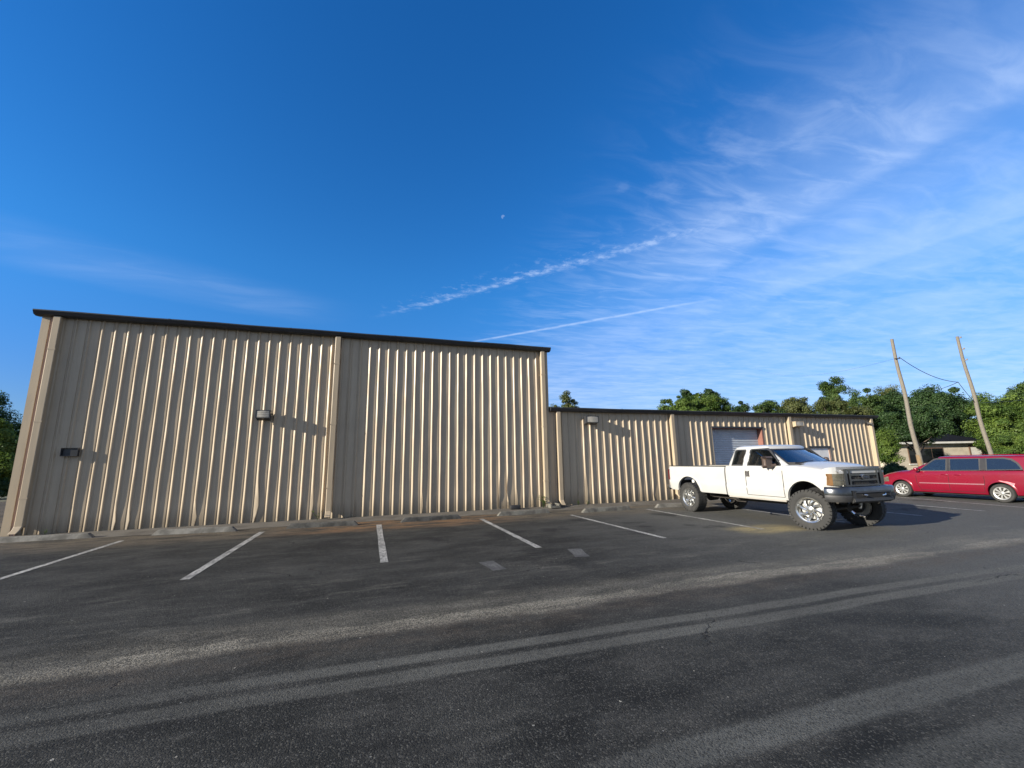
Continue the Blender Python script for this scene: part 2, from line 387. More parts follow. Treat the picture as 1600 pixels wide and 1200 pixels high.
# ------------------------------------------------------------------ mesh helpers
class MB:
    def __init__(s): s.v = []; s.f = []; s.mi = []; s.cur = 0; s.mats = []
    def use(s, m):
        if m not in s.mats: s.mats.append(m)
        s.cur = s.mats.index(m); return s
    def add(s, vs, fs):
        o = len(s.v); s.v += [tuple(v) for v in vs]
        for f in fs: s.f.append(tuple(i + o for i in f)); s.mi.append(s.cur)
        return s
    def box(s, x0, x1, y0, y1, z0, z1, M=None):
        vs = [(x, y, z) for z in (z0, z1) for y in (y0, y1) for x in (x0, x1)]
        if M is not None: vs = [tuple(M @ Vector(v)) for v in vs]
        return s.add(vs, [(0, 2, 3, 1), (4, 5, 7, 6), (0, 1, 5, 4), (2, 6, 7, 3), (0, 4, 6, 2), (1, 3, 7, 5)])
    def rbox(s, x0, x1, y0, y1, z0, z1, r=.01, M=None):
        """box with bevelled vertical and horizontal edges"""
        def ring(e, z):
            a = r - e
            return [(x0 + a + 0 if 0 else x0 + r * 0 + (e), 0, 0)] if 0 else None
        bm = bmesh.new(); bmesh.ops.create_cube(bm, size=1)
        for v in bm.verts: v.co = Vector(((x0 + x1) / 2 + v.co.x * (x1 - x0), (y0 + y1) / 2 + v.co.y * (y1 - y0), (z0 + z1) / 2 + v.co.z * (z1 - z0)))
        r = min(r, .45 * min(abs(x1 - x0), abs(y1 - y0), abs(z1 - z0)))
        bmesh.ops.bevel(bm, geom=bm.edges[:], offset=r, segments=2, profile=.5, affect='EDGES')
        return s.bm(bm, M)
    def bm(s, bm, M=None):
        bm.verts.index_update()
        vs = [tuple(M @ v.co) if M is not None else tuple(v.co) for v in bm.verts]; fs = [[v.index for v in f.verts] for f in bm.faces]
        bm.free(); return s.add(vs, fs)
    def cyl(s, p0, p1, r0, r1=None, n=14, cap=True):
        p0, p1 = Vector(p0), Vector(p1); r1 = r0 if r1 is None else r1
        q = (p1 - p0).to_track_quat('Z', 'Y'); vs = []
        for p, r in ((p0, r0), (p1, r1)):
            for i in range(n):
                a = 2 * math.pi * i / n; vs.append(p + q @ Vector((r * math.cos(a), r * math.sin(a), 0)))
        fs = [(i, (i + 1) % n, n + (i + 1) % n, n + i) for i in range(n)]
        if cap: fs += [tuple(range(n))[::-1], tuple(range(n, 2 * n))]
        return s.add(vs, fs)
    def tube(s, pts, rs, n=8, cap=True):
        pts = [Vector(p) for p in pts]; rs = rs if isinstance(rs, (list, tuple)) else [rs] * len(pts); vs = []
        for i, p in enumerate(pts):
            d = (pts[min(i + 1, len(pts) - 1)] - pts[max(i - 1, 0)]).normalized()
            q = d.to_track_quat('Z', 'Y')
            for k in range(n):
                a = 2 * math.pi * k / n; vs.append(p + q @ Vector((rs[i] * math.cos(a), rs[i] * math.sin(a), 0)))
        fs = [(i * n + k, i * n + (k + 1) % n, (i + 1) * n + (k + 1) % n, (i + 1) * n + k) for i in range(len(pts) - 1) for k in range(n)]
        if cap: fs += [tuple(range(n))[::-1], tuple(range((len(pts) - 1) * n, len(pts) * n))]
        return s.add(vs, fs)
    def lathe(s, prof, n=48, M=None):
        """prof (r, h) turned about the local Y axis"""
        vs = []
        for r, h in prof:
            for k in range(n):
                a = 2 * math.pi * k / n; v = Vector((r * math.cos(a), h, r * math.sin(a))); vs.append(M @ v if M is not None else v)
        fs = [(i * n + k, i * n + (k + 1) % n, (i + 1) * n + (k + 1) % n, (i + 1) * n + k) for i in range(len(prof) - 1) for k in range(n)]
        return s.add(vs, fs)
    def prism(s, poly, a, b, axis='y', M=None):
        """polygon in the two other axes extruded from a to b along axis"""
        def P(u, v, w):
            p = {'y': (u, w, v), 'x': (w, u, v), 'z': (u, v, w)}[axis]; return tuple(M @ Vector(p)) if M is not None else p
        n = len(poly); vs = [P(u, v, a) for u, v in poly] + [P(u, v, b) for u, v in poly]
        return s.add(vs, [tuple(range(n)), tuple(range(n, 2 * n))[::-1]] + [(i, n + i, n + (i + 1) % n, (i + 1) % n) for i in range(n)])
    def grid(s, rows, closed=False):
        """rows of equally many points"""
        n = len(rows[0]); vs = [p for r in rows for p in r]; fs = []
        for i in range(len(rows) - 1):
            for k in range(n if closed else n - 1):
                fs.append((i * n + k, i * n + (k + 1) % n, (i + 1) * n + (k + 1) % n, (i + 1) * n + k))
        return s.add(vs, fs)
    def build(s, name, m=None, parent=None, smooth=32, fix=True):
        mats = s.mats or [m]
        me = bpy.data.meshes.new(name); me.from_pydata(s.v, [], s.f)
        for q in mats: me.materials.append(MAT[q])
        if len(mats) > 1: me.polygons.foreach_set('material_index', s.mi)
        if fix or smooth:
            bm = bmesh.new(); bm.from_mesh(me)
            if fix:
                bmesh.ops.remove_doubles(bm, verts=bm.verts, dist=1e-5); bmesh.ops.recalc_face_normals(bm, faces=bm.faces)
            if smooth: shade(bm, smooth)
            bm.to_mesh(me); bm.free()
        o = bpy.data.objects.new(name, me); col.objects.link(o)
        if parent: o.parent = parent
        return o


def shade(bm, deg):
    for f in bm.faces: f.smooth = True
    for e in bm.edges:
        if len(e.link_faces) == 2: e.smooth = e.calc_face_angle(3.0) < R(deg)
        else: e.smooth = False


def reshade(o, deg=32):
    bm = bmesh.new(); bm.from_mesh(o.data); shade(bm, deg); bm.to_mesh(o.data); bm.free()


def cut(o, cutter):
    md = o.modifiers.new('b', 'BOOLEAN'); md.operation = 'DIFFERENCE'; md.solver = 'EXACT'; md.object = cutter; md.material_mode = 'TRANSFER'
    bpy.context.view_layer.update()
    dg = bpy.context.evaluated_depsgraph_get()
    me = bpy.data.meshes.new_from_object(o.evaluated_get(dg), depsgraph=dg)
    o.modifiers.clear(); old = o.data; o.data = me; me.name = o.name
    bpy.data.meshes.remove(old); cm = cutter.data; bpy.data.objects.remove(cutter); bpy.data.meshes.remove(cm)


def tag(o, label=None, cat=None, group=None, kind=None):
    if label: o['label'] = label
    if cat: o['category'] = cat
    if group: o['group'] = group
    if kind: o['kind'] = kind
    return o


def empty(name, loc, rz=0, label=None, cat=None, group=None, scale=1):
    o = bpy.data.objects.new(name, None); col.objects.link(o); o.location = loc; o.rotation_euler = (0, 0, rz); o.scale = (scale,) * 3
    o.empty_display_size = .2
    return tag(o, label, cat, group)


def ray(px, py):
    """world direction seen at a pixel of the 1600 x 1200 photograph (used to work out where things stand)"""
    return rt2 * ((px - 800) / F_PX) - up2 * ((py - 600) / F_PX) + fw


def atdepth(px, py, depth): return Vector((0, 0, 1.6)) + ray(px, py) * depth


# ------------------------------------------------------------------ ground
D = 13.86                                            # the long wall stands at y = D
m = MB()
m.grid([[(x, y, -.03) for x in (-900, -120, -30, 40, 120, 900)] for y in (-900, -60, 10, 60, 300, 1500)])
tag(m.build('ground', 'grass_ground', smooth=0), kind='structure')
m = MB(); xs = np.linspace(-46, 46, 24); ys = np.linspace(-30, 13.95, 14)
m.grid([[(float(x), float(y), 0) for x in xs] for y in ys])
m.grid([[(float(x), float(y), 0) for x in np.linspace(-46, -8.6, 6)] for y in np.linspace(13.95, 30, 4)])
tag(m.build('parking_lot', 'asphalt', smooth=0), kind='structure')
# concrete footing strip under the wall
m = MB(); n = 60; rows = []
for (yo, z) in ((12.95, .004), (13.28, .012), (13.36, .035), (13.80, .045), (D + .3, .05)):
    rows.append([(float(x), yo + (random.uniform(-.05, .05) if yo < 13.7 else 0), z + (random.uniform(0, .006) if z > .005 else 0)) for x in np.linspace(-9.2, 23.6, n)])
m.grid(rows)
tag(m.build('footing_strip', 'apron_dirt', smooth=50), kind='structure')


def line_paint(x0, y0, x1, y1, w=.105, name='parking_line'):
    d = Vector((x1 - x0, y1 - y0, 0)).normalized(); nrm = Vector((-d.y, d.x, 0)) * w / 2; L = math.hypot(x1 - x0, y1 - y0); rows = []
    n = max(3, int(L / .25))
    for i in range(n + 1):
        p = Vector((x0, y0, .004)) + d * (L * i / n); j = random.uniform(.9, 1.06)
        rows.append([tuple(p - nrm * j), tuple(p + nrm * j)])
    return tag(MB().grid(rows).build(name, 'worn_line_paint', smooth=0), kind='structure')


for (x0, y0, x1, y1, w) in ((-5.2, 12.16, -5.18, 7.65, .11), (-2.44, 12.22, -2.47, 7.64, .12), (.30, 12.19, .295, 7.61, .13), (3.08, 12.08, 3.07, 7.69, .12),
                            (5.74, 11.75, 5.79, 7.55, .11), (8.56, 11.95, 8.44, 7.56, .11), (11.17, 11.9, 11.0, 7.5, .11), (14.05, 11.9, 13.84, 7.47, .11),
                            (16.72, 11.6, 16.36, 7.35, .11), (19.25, 11.6, 18.2, 7.0, .12)):
    line_paint(x0, y0, x1, y1, w)
for q in ((3.62, 7.33, 3.46, 6.70, .25), (1.86, 7.0, 1.92, 6.4, .24)):
    line_paint(*q, 'paint_patch').data.materials[0] = MAT['ghost_paint']


# ------------------------------------------------------------------ metal buildings
PITCH_RIB = .287
PROF = [(0, 0), (.073, 0), (.078, -.010), (.099, -.010), (.104, 0), (.139, .031), (.155, .031), (.176, 0), (.204, 0), (.210, .003), (.224, .003), (.230, 0)]


def corrugated(mb, x0, x1, z0, z1, y=D, off=0.0, dents=True):
    """ribbed sheet between x0..x1; the ribs are keyed to world x + off so that neighbouring sheets line up"""
    xs = []
    k = math.floor((x0 - off) / PITCH_RIB) - 1
    while k * PITCH_RIB + off < x1:
        for px, d in PROF: xs.append((k * PITCH_RIB + off + px, d))
        k += 1
    X = np.array([a for a, _ in xs]); Dp = np.array([b for _, b in xs])
    keep = (X > x0 + .002) & (X < x1 - .002)
    X = np.concatenate([[x0], X[keep], [x1]]); Dp = np.concatenate([[np.interp(x0, [a for a, _ in xs], [b for _, b in xs])], Dp[keep], [np.interp(x1, [a for a, _ in xs], [b for _, b in xs])]])
    nz = max(2, int((z1 - z0) / .22)); Z = np.linspace(z0, z1, nz + 1); rows = []
    for z in Z:
        row = []
        for x, d in zip(X, Dp):
            w = .0035 * math.sin(x * 2.1 + 1.3 * z) * math.sin(z * 1.9 + x * .7) + .002 * math.sin(x * 7.3 + 2 * z)
            sh = 0; dd = d
            if dents and d > .01:
                for (dx, dz, r, a) in DENTS:
                    if abs(x - dx) < .16:
                        e = max(0, 1 - abs(z - dz) / r)
                        dd = d - d * .85 * e * abs(a); sh += a * .07 * e
            jit = (.003 * math.sin(x * 61.7 + z * 3.1) + .002 * math.sin(x * 97 + z * 7.3)) if d > .01 else 0
            row.append((float(x + sh + jit), float(y - dd - w), float(z)))
        rows.append(row)
    mb.grid(rows)


DENTS = [(-4.35, .25, .35, .8), (-3.05, .55, .7, 1), (-3.0, .1, .2, -.6), (4.35, .55, .75, -1), (4.62, .2, .5, .9), (4.05, .15, .3, -.7), (7.45, .5, .7, .8), (7.15, .25, .4, -.9), (9.6, .4, .5, .7), (10.2, .3, .35, -.6),
         (-6.0, .3, .3, .5), (-1.5, .5, .5, .5), (1.7, .3, .4, .5), (5.2, .2, .3, .6)]


def downspout(parent, x, ztop, zbot=.14, w=.155, dpt=.125, name='downspout'):
    m = MB(); y1 = D - .036; y0 = y1 - dpt; c = .012
    poly = [(x - w / 2 + c, y0), (x + w / 2 - c, y0), (x + w / 2, y0 + c), (x + w / 2, y1), (x - w / 2, y1), (x - w / 2, y0 + c)]
    zz = [ztop, ztop - 1.2, zbot + 1.4, zbot + .75, zbot + .12]
    rows = []
    for i, z in enumerate(zz): rows.append([(px + random.uniform(-.003, .003), py, z) for px, py in poly])
    # kicked-out shoe at the foot, open end
    rows.append([(px, py - .07, zbot + .03 + (.07 if py > y0 + .05 else 0)) for px, py in poly])
    rows.append([(px, py - .16 + (.02 if py > y0 + .05 else 0), zbot - .03 + (.08 if py > y0 + .05 else 0)) for px, py in poly])
    m.use('tan_trim').grid(rows, closed=True)
    m.use('dark_void').add([Vector(p) + Vector((0, .012, .004)) for p in rows[-1]], [(0, 1, 2, 3, 4, 5)])
    o = m.build(name, parent=parent, smooth=25)
    if ztop > 5:
        for z in (ztop - .9, ztop * .5, .9):
            s_ = MB(); s_.box(x - w / 2 - .004, x + w / 2 + .004, y0 - .004, y1 + .02, z, z + .035); s_.build('strap', 'tan_trim', o, smooth=0)
    return o


def eave(parent, x0, x1, z, taper=.12, name='gutter'):
    """dark box gutter with a sloped face and returned ends"""
    y = D - .0
    prof = [(y + .05, z + .02), (y - .10, z - .0), (y - .19, z + .03), (y - .235, z + .115), (y - .235, z + .145), (y - .10, z + .16), (y + .05, z + .17)]
    m = MB(); n = 18
    rows = []
    for i in range(n + 1):
        x = x0 + (x1 - x0) * i / n; t = 1.0
        dz = .006 * math.sin(i * 1.7)
        rows.append([(x, yy + (.004 * math.sin(i * 2.3) if yy < y else 0), zz + dz) for yy, zz in prof])
    m.grid(rows, closed=True)
    m.add(rows[0], [tuple(range(len(prof)))]); m.add(rows[-1], [tuple(range(len(prof)))])
    o = m.build(name, 'bronze_metal', parent, smooth=25)
    x = x0 + 2.9
    while x < x1 - 1:
        j = MB(); j.grid([[(x + dx, yy - (.004 if yy < y else 0), zz + (.004 if zz > z + .1 else -.003)) for yy, zz in prof[1:6]] for dx in (0, .045)]); j.build('joint', 'bronze_metal', o, smooth=0); x += 3.05
    return o


def shell(parent, x0, x1, z, depth, rise):
    """side and back walls and the low-slope roof behind the front sheets"""
    m = MB()
    m.grid([[(x0, y, zz) for y in np.linspace(D + .01, D + depth, 6)] for zz in (.03, z * .5, z)])
    m.grid([[(x1, y, zz) for y in np.linspace(D + .01, D + depth, 6)] for zz in (.03, z * .5, z)])
    m.grid([[(x, D + depth, zz) for x in np.linspace(x0, x1, 6)] for zz in (.03, z * .5, z)])
    for x in (x0, x1): m.add([(x, D + .01, z), (x, D + depth / 2, z + rise), (x, D + depth, z)], [(0, 1, 2)])
    m.build('side_wall', 'tan_siding', parent, smooth=0)
    r = MB()
    r.grid([[(x, D + .05, z + .10) for x in (x0 - .08, x1 + .08)], [(x, D + depth / 2, z + rise + .10) for x in (x0 - .08, x1 + .08)], [(x, D + depth + .1, z + .10) for x in (x0 - .08, x1 + .08)]])
    r.build('roof', 'roof_metal', parent, smooth=0)


b = empty('metal_building', (0, 0, 0), 0, 'tall tan ribbed metal building with dark roof gutter at the left', 'building')
m = MB(); corrugated(m, -8.26, 6.03, .05, 5.58, off=.02); m.build('front_wall', 'tan_siding', b, smooth=20)
shell(b, -8.27, 6.03, 5.56, 16, .9)
eave(b, -8.40, 6.13, 5.545)
m = MB(); m.box(-8.285, -8.12, D - .06, D + .02, .05, 5.56); m.box(-8.285, -8.24, D + .02, D + .25, .05, 5.56); m.build('corner_trim', 'tan_trim', b, smooth=0)
m = MB(); m.box(-8.12, -8.03, D - .045, D, .05, 5.56); m.build('corner_strip', 'pink_trim', b, smooth=0)
m = MB(); m.box(5.955, 6.045, D - .055, D + .02, .05, 5.561); m.build('corner_trim', 'tan_trim', b, smooth=0)
for x in (-7.93, -1.09, 5.83): downspout(b, x, 5.55, .15)

b = empty('metal_building', (6.05, 0, 0), 0, 'low tan ribbed metal building with a roller door behind the white pickup', 'building')
b.location = (0, 0, 0)
m = MB(); DX0, DX1, DZ = 13.37, 16.10, 2.83; WX0, WX1, WZ = 18.70, 19.98, 2.0
for (a, c, z0, z1) in ((6.05, DX0, .05, 3.37), (DX0, DX1, DZ, 3.37), (DX1, WX0, .05, 3.37), (WX0, WX1, WZ, 3.37), (WX1, 23.10, .05, 3.37)): corrugated(m, a, c, z0, z1, off=.10)
m.build('front_wall', 'tan_siding', b, smooth=20)
shell(b, 6.06, 23.16, 3.34, 14, .25)
eave(b, 6.06, 23.42, 3.335)
m = MB(); m.box(23.08, 23.18, D - .055, D + .2, .05, 3.35); m.build('corner_trim', 'tan_trim', b, smooth=0)
for x in (6.38, 11.33, 17.62, 22.99): downspout(b, x, 3.34, .13)
# roller door set back in a red-brown jamb
rd = MB(); rows = []
z = .05
while z < DZ + .2:
    for (dz, dy) in ((0, 0), (.018, -.014), (.05, -.018), (.068, -.004)): rows.append([(x, D + .24 + dy, z + dz) for x in (DX0 + .02, DX1 - .02)])
    z += .076
rd.grid(rows); door = rd.build('roller_door', 'door_blue', b, smooth=40)
m = MB(); m.box(DX0 - .03, DX0 + .008, D + .006, D + .30, .05, DZ); m.box(DX1 - .05, DX1 + .02, D - .012, D + .30, .05, DZ); m.box(DX0 + .008, DX1 - .05, D - .010, D + .30, DZ - .04, DZ + .03)
m.build('door_frame', 'jamb_red', door, smooth=0)
m = MB(); m.box(DX0 - .03, DX1 + .03, D - .05, D - .014, DZ - .01, DZ + .05); m.build('drip_cap', 'bronze_metal', door, smooth=0)
# pale walk door
m = MB(); m.box(WX0 + .09, WX1 - .03, D - .01, D + .07, .06, WZ - .05)
sd = m.build('door', 'door_white', b, smooth=0)
for a, c in ((WX0 - .01, WX0 + .09), (WX1 - .03, WX1 + .05)):
    m = MB(); m.box(a, c, D - .03, D + .08, .05, WZ - .02); m.build('door_frame', 'pink_trim', sd, smooth=0)
m = MB(); m.box(WX0 - .03, WX1 + .06, D - .07, D - .015, WZ - .05, WZ + .04); m.build('drip_cap', 'bronze_metal', sd, smooth=0)
m = MB(); m.cyl((WX0 + .2, D - .005, 1.0), (WX0 + .2, D - .08, 1.0), .03); m.build('handle', 'chrome', sd)


# ------------------------------------------------------------------ things on the wall
def wall_light(x0, x1, z0, z1, proj, label, pale=False):
    o = empty('wall_light', ((x0 + x1) / 2, D - .035, (z0 + z1) / 2), 0, label, 'wall light', 'box lights on the metal wall')
    w, h = (x1 - x0) / 2, (z1 - z0) / 2
    m = MB(); m.rbox(-w * .55, w * .55, -.05, 0, -h * .7, h * .7, .01)            # back plate
    m.prism([(-.05, -h), (-proj, -h * .55), (-proj, h), (-.05, h)], -w, w, axis='x')
    m.box(-w - .012, w + .012, -proj - .014, -.045, h - .012, h + .014)           # cap
    m.box(-w - .010, w + .010, -proj - .012, -proj + .015, -h * .62, -h * .5)
    for sx in (-1, 1): m.box(sx * w - .010, sx * w + .010, -proj - .012, -proj + .02, -h * .5, h - .012)
    m.cyl((w * .9, -.04, h * .4), (w + .05, -.04, h * .4), .02)
    m.build('housing', 'tan_trim' if pale else 'bronze_metal', o, smooth=20)
    l = MB(); n = 9; rows = []
    for j in range(7):
        z = -h * .48 + (h * 1.42) * j / 6
        rows.append([(-w + .02 + (2 * w - .04) * i / n, -proj - .004 - .012 * math.sin(math.pi * i / n) - .003 * (j % 2), z) for i in range(n + 1)])
    l.grid(rows); l.build('lens', 'lamp_lens', o, smooth=10)
    return o


wall_light(-3.13, -2.78, 2.89, 3.16, .25, 'bronze box light with pale lens, high on the tall building')
wall_light(7.42, 7.90, 2.88, 3.17, .26, 'box light under the low roof, left of the pickup', False)
wall_light(17.75, 18.22, 2.86, 3.10, .27, 'small pale box light beside the downspout above the pickup hood', True)
# open-fronted dark box, the sun falls on its inner right-hand side
o = empty('vent_box', (-7.24, D - .033, 2.03), 0, 'small dark open-fronted metal box on the left end of the tall wall', 'vent')
m = MB(); w, h, dp, t = .172, .105, .075, .008
m.box(-w, w, -.012, 0, -h, h); m.box(-w, -w + t, -dp, -.012, -h, h); m.box(w - t, w, -dp, -.012, -h, h); m.box(-w + t, w - t, -dp, -.012, h - t, h); m.box(-w + t, w - t, -dp, -.012, -h, -h + t)
m.build('hood', 'bronze_metal', o, smooth=0)
for k in range(2):
    m = MB(); m.add([(.02, -.02 - .03 * k, -h + t), (w - t, -.02 - .03 * k, -h + t), (w - t, -.03 - .03 * k, h * .5), (.02, -.03 - .03 * k, h * .5)], [(0, 1, 2, 3)]); m.build('louver', 'bronze_metal', o, smooth=0)
o = empty('security_camera', (22.72, D - .03, 3.10), 0, 'tiny black security camera under the low roof by the right corner', 'camera')
m = MB(); m.cyl((0, 0, 0), (0, -.05, 0), .05); m.cyl((0, -.05, 0), (-.02, -.13, .0), .02); m.build('bracket', 'black_metal', o)
m = MB(); m.cyl((-.05, -.10, .02), (.02, -.28, -.05), .045, .055, 14); m.build('camera_body', 'black_plastic', o)


# ------------------------------------------------------------------ wheel stops
def wheel_stop(x0, y0, x1, y1, material, label, seed):
    r_ = random.Random(seed); L = math.hypot(x1 - x0, y1 - y0)
    me = MB(); n = 22; rows = []
    prof = [(-.085, 0), (-.075, .03), (-.055, .105), (-.035, .118), (.035, .118), (.055, .105), (.075, .03), (.085, 0)]
    for i in range(n + 1):
        s = -L / 2 + L * i / n; e = min(1, .25 + min(i, n - i) * .75)
        rows.append([(s + (0 if 0 < i < n else (-1 if i == 0 else 1) * .02 * (1 - z / .12)), y + r_.uniform(-.006, .006), z * (e if e < 1 else 1) * r_.uniform(.93, 1.0)) for y, z in prof])
    me.grid(rows); me.add(rows[0], [tuple(range(8))]); me.add(rows[-1], [tuple(range(8))])
    o = me.build('wheel_stop', material, smooth=35)
    o.location = ((x0 + x1) / 2, (y0 + y1) / 2, .0); o.rotation_euler = (0, 0, math.atan2(y1 - y0, x1 - x0))
    return tag(o, label, 'wheel stop', 'concrete wheel stops along the wall')


for i, (a, mm, lb) in enumerate((((-7.95, 13.12, -6.14, 13.02), 'concrete', 'pale concrete wheel stop cut by the left edge, under the first downspout'),
                                 ((-4.89, 12.86, -3.12, 12.68), 'concrete', 'mossy grey wheel stop second from the left along the tall wall'),
                                 ((-1.95, 12.58, -.24, 12.42), 'concrete_dark', 'blackened chipped wheel stop in front of the middle downspout'),
                                 ((.9, 12.45, 2.57, 12.50), 'concrete_dark', 'dark wheel stop just right of the straight centre parking line'),
                                 ((3.72, 12.55, 5.4, 12.60), 'concrete_old', 'stained wheel stop where the tall building meets the low one'),
                                 ((6.33, 12.12, 8.08, 12.20), 'concrete_old', 'brownish wheel stop under the first bay of the low building'),
                                 ((9.12, 12.22, 10.85, 12.10), 'concrete', 'wheel stop behind the rear tyre of the white pickup'))):
    wheel_stop(*a, mm, lb, i)


# splash block, scraps and weeds at the foot of the wall
def splash(x, y, w, d, h, label):
    o = MB(); o.prism([(-w / 2, 0), (w / 2, 0), (w / 2, h), (w / 2 - .04, h), (w / 2 - .05, h * .5), (-w / 2 + .05, h * .5), (-w / 2 + .04, h), (-w / 2, h)], -d / 2, d / 2, axis='y')
    ob = o.build('splash_block', 'concrete_old', smooth=0); ob.location = (x, y, .045); return tag(ob, label, 'splash block')


splash(5.95, 13.50, .34, .42, .13, 'small concrete splash block below the downspout between the two buildings')
m = MB(); m.rbox(-.17, .17, -.1, .1, 0, .13, .02); m.cyl((.0, -.1, .07), (.0, -.104, .07), .05)
o = m.build('junction_box', 'black_plastic'); o.location = (4.62, 13.60, .045); tag(o, 'small dark box on the ground against the tall wall near its right end', 'box')


def weed(x, y, h, n, label, light=True, seed=0):
    r_ = random.Random(seed); o = empty('weed', (x, y, .03), 0, label, 'weed', 'weeds along the wall base')
    st = MB(); lf = MB()
    for i in range(n):
        a = r_.uniform(0, 6.28); lean = r_.uniform(.1, .6); H = h * r_.uniform(.5, 1)
        p = [Vector((math.cos(a) * lean * H * t * t, math.sin(a) * lean * H * t * t, H * t)) for t in (0, .35, .7, 1)]
        st.tube(p, [.004, .003, .002, .001], 5)
        for k in range(9):
            t = r_.uniform(.25, 1); q = p[1].lerp(p[3], t); b_ = r_.uniform(0, 6.28); L = h * r_.uniform(.12, .25)
            d = Vector((math.cos(b_), math.sin(b_), r_.uniform(-.1, .6))) * L; s = Vector((-math.sin(b_), math.cos(b_), 0)) * L * .25
            lf.add([q, q + d * .5 + s, q + d, q + d * .5 - s], [(0, 1, 2, 3)])
    st.build('stem', 'leaf_mid', o); f = lf.build('leaves', 'leaf_light' if light else 'leaf_mid', o, smooth=0, fix=False)
    at = f.data.attributes.new('tint', 'FLOAT', 'FACE'); at.data.foreach_set('value', [r_.random() for _ in f.data.polygons])
    return o


weed(5.62, 13.55, .42, 9, 'green weed clump growing beside the splash block', True, 1)
weed(-1.35, 13.60, .30, 5, 'pale dry weed at the foot of the middle downspout', True, 2)
weed(6.95, 13.58, .22, 5, 'tuft of weeds right of the first downspout of the low building', True, 3)
weed(-7.35, 13.62, .20, 4, 'small pale weed near the first wheel stop at the left corner', True, 4)
weed(7.3, 13.60, .18, 4, 'tiny dry sprig under the box light of the low building', True, 5)
weed(10.75, 13.5, .2, 4, 'low weeds at the wall behind the rear tyre of the pickup', False, 6)


# ------------------------------------------------------------------ vehicles: shared
class Loft:
    """body shell from half cross-sections (y>=0, from the keel round to the top centre) along s"""
    def __init__(s, st, sub=4):
        S = np.array([a for a, _ in st], float); P = np.array([p for _, p in st], float)
        out = []; ss = []
        for i in range(len(S) - 1):
            p0, p1, p2, p3 = P[max(i - 1, 0)], P[i], P[i + 1], P[min(i + 2, len(S) - 1)]
            h = S[i + 1] - S[i]; h0 = (S[i + 1] - S[max(i - 1, 0)]); h1 = (S[min(i + 2, len(S) - 1)] - S[i])
            m1, m2 = (p2 - p0) / h0 * h, (p3 - p1) / h1 * h
            for k in range(sub):
                t = k / sub
                out.append((2 * t**3 - 3 * t**2 + 1) * p1 + (t**3 - 2 * t**2 + t) * m1 + (-2 * t**3 + 3 * t**2) * p2 + (t**3 - t**2) * m2); ss.append(S[i] + h * t)
        out.append(P[-1]); ss.append(S[-1]); s.S = np.array(ss); s.P = np.array(out)
    def side(s, x, z):
        P = np.array([[np.interp(x, s.S, s.P[:, k, j]) for j in (0, 1)] for k in range(s.P.shape[1])])
        i = int(np.argmax(P[:, 0])); lo, hi = P[:, 1], P[:, 0]
        best = 0
        for k in range(len(P) - 1):
            a, b_ = P[k], P[k + 1]
            if min(a[1], b_[1]) - 1e-9 <= z <= max(a[1], b_[1]) + 1e-9:
                t = 0 if abs(b_[1] - a[1]) < 1e-9 else (z - a[1]) / (b_[1] - a[1]); best = max(best, a[0] + t * (b_[0] - a[0]))
        return best
    def mesh(s, mb):
        rows = []
        for x, p in zip(s.S, s.P):
            right = [(x, -y, z) for y, z in p]; left = [(x, y, z) for y, z in p[::-1]]
            rows.append(right + left)
        mb.grid(rows, closed=True)
        mb.add(rows[0], [tuple(range(len(rows[0])))]); mb.add(rows[-1], [tuple(range(len(rows[-1])))[::-1]])
        return mb


def patch(mb, side_fn, poly, off, sgn, n=10, nz=8):
    """lays a 4-sided panel (s,z corners: bl, br, tr, tl) on a body side, off metres proud"""
    (a, b_, c, d) = [Vector((p[0], p[1], 0)) for p in poly]; rows = []
    for j in range(nz + 1):
        v = j / nz; row = []
        for i in range(n + 1):
            u = i / n; p = (a.lerp(b_, u)).lerp(d.lerp(c, u), v); row.append((p.x, sgn * (side_fn(p.x, p.y) + off), p.y))
        rows.append(row)
    mb.grid(rows)


def polypatch(mb, side_fn, poly, off, sgn, thick=.012):
    """a polygonal pane on a body side"""
    n = len(poly); o = [(x, sgn * (side_fn(x, z) + off), z) for x, z in poly]; i_ = [(x, sgn * (side_fn(x, z) + off - thick), z) for x, z in poly]
    mb.add(o + i_, [tuple(range(n)), tuple(range(n, 2 * n))[::-1]] + [(k, (k + 1) % n, n + (k + 1) % n, n + k) for k in range(n)])


def seam(mb, side_fn, pts, w, off, sgn):
    """narrow dark gap line following a body side"""
    for (a, b_) in zip(pts[:-1], pts[1:]):
        dx, dz = b_[0] - a[0], b_[1] - a[1]; L = math.hypot(dx, dz); nx, nz = -dz / L * w / 2, dx / L * w / 2; k = max(2, int(L / .12)); rows = []
        for i in range(k + 1):
            x, z = a[0] + dx * i / k, a[1] + dz * i / k
            rows.append([(x + q * nx, sgn * (side_fn(x + q * nx, z + q * nz) + off), z + q * nz) for q in (-1, 1)])
        mb.grid(rows)


def arch_cutter(s, z, r, y0, y1, stretch=1.0):
    m = MB(); n = 40
    m.prism([(s + r * stretch * math.cos(2 * math.pi * i / n), z + r * math.sin(2 * math.pi * i / n)) for i in range(n)], y0, y1, axis='y')
    return m.build('cutter', 'dark_void')


def arch_lip(mb, side_fn, s, z, r, w, off, sgn, a0, a1, stretch=1.0, n=26):
    rows = []
    for i in range(n + 1):
        a = R(a0 + (a1 - a0) * i / n); row = []
        for (rr, oo) in ((r - .012, -.05), (r - .010, off * .9), (r + w * .35, off), (r + w, .0), (r + w * 1.02, -.02)):
            x, zz = s + rr * stretch * math.cos(a), z + rr * math.sin(a); row.append((x, sgn * (side_fn(x, min(zz, 1.32)) + oo), zz))
        rows.append(row)
    mb.grid(rows)


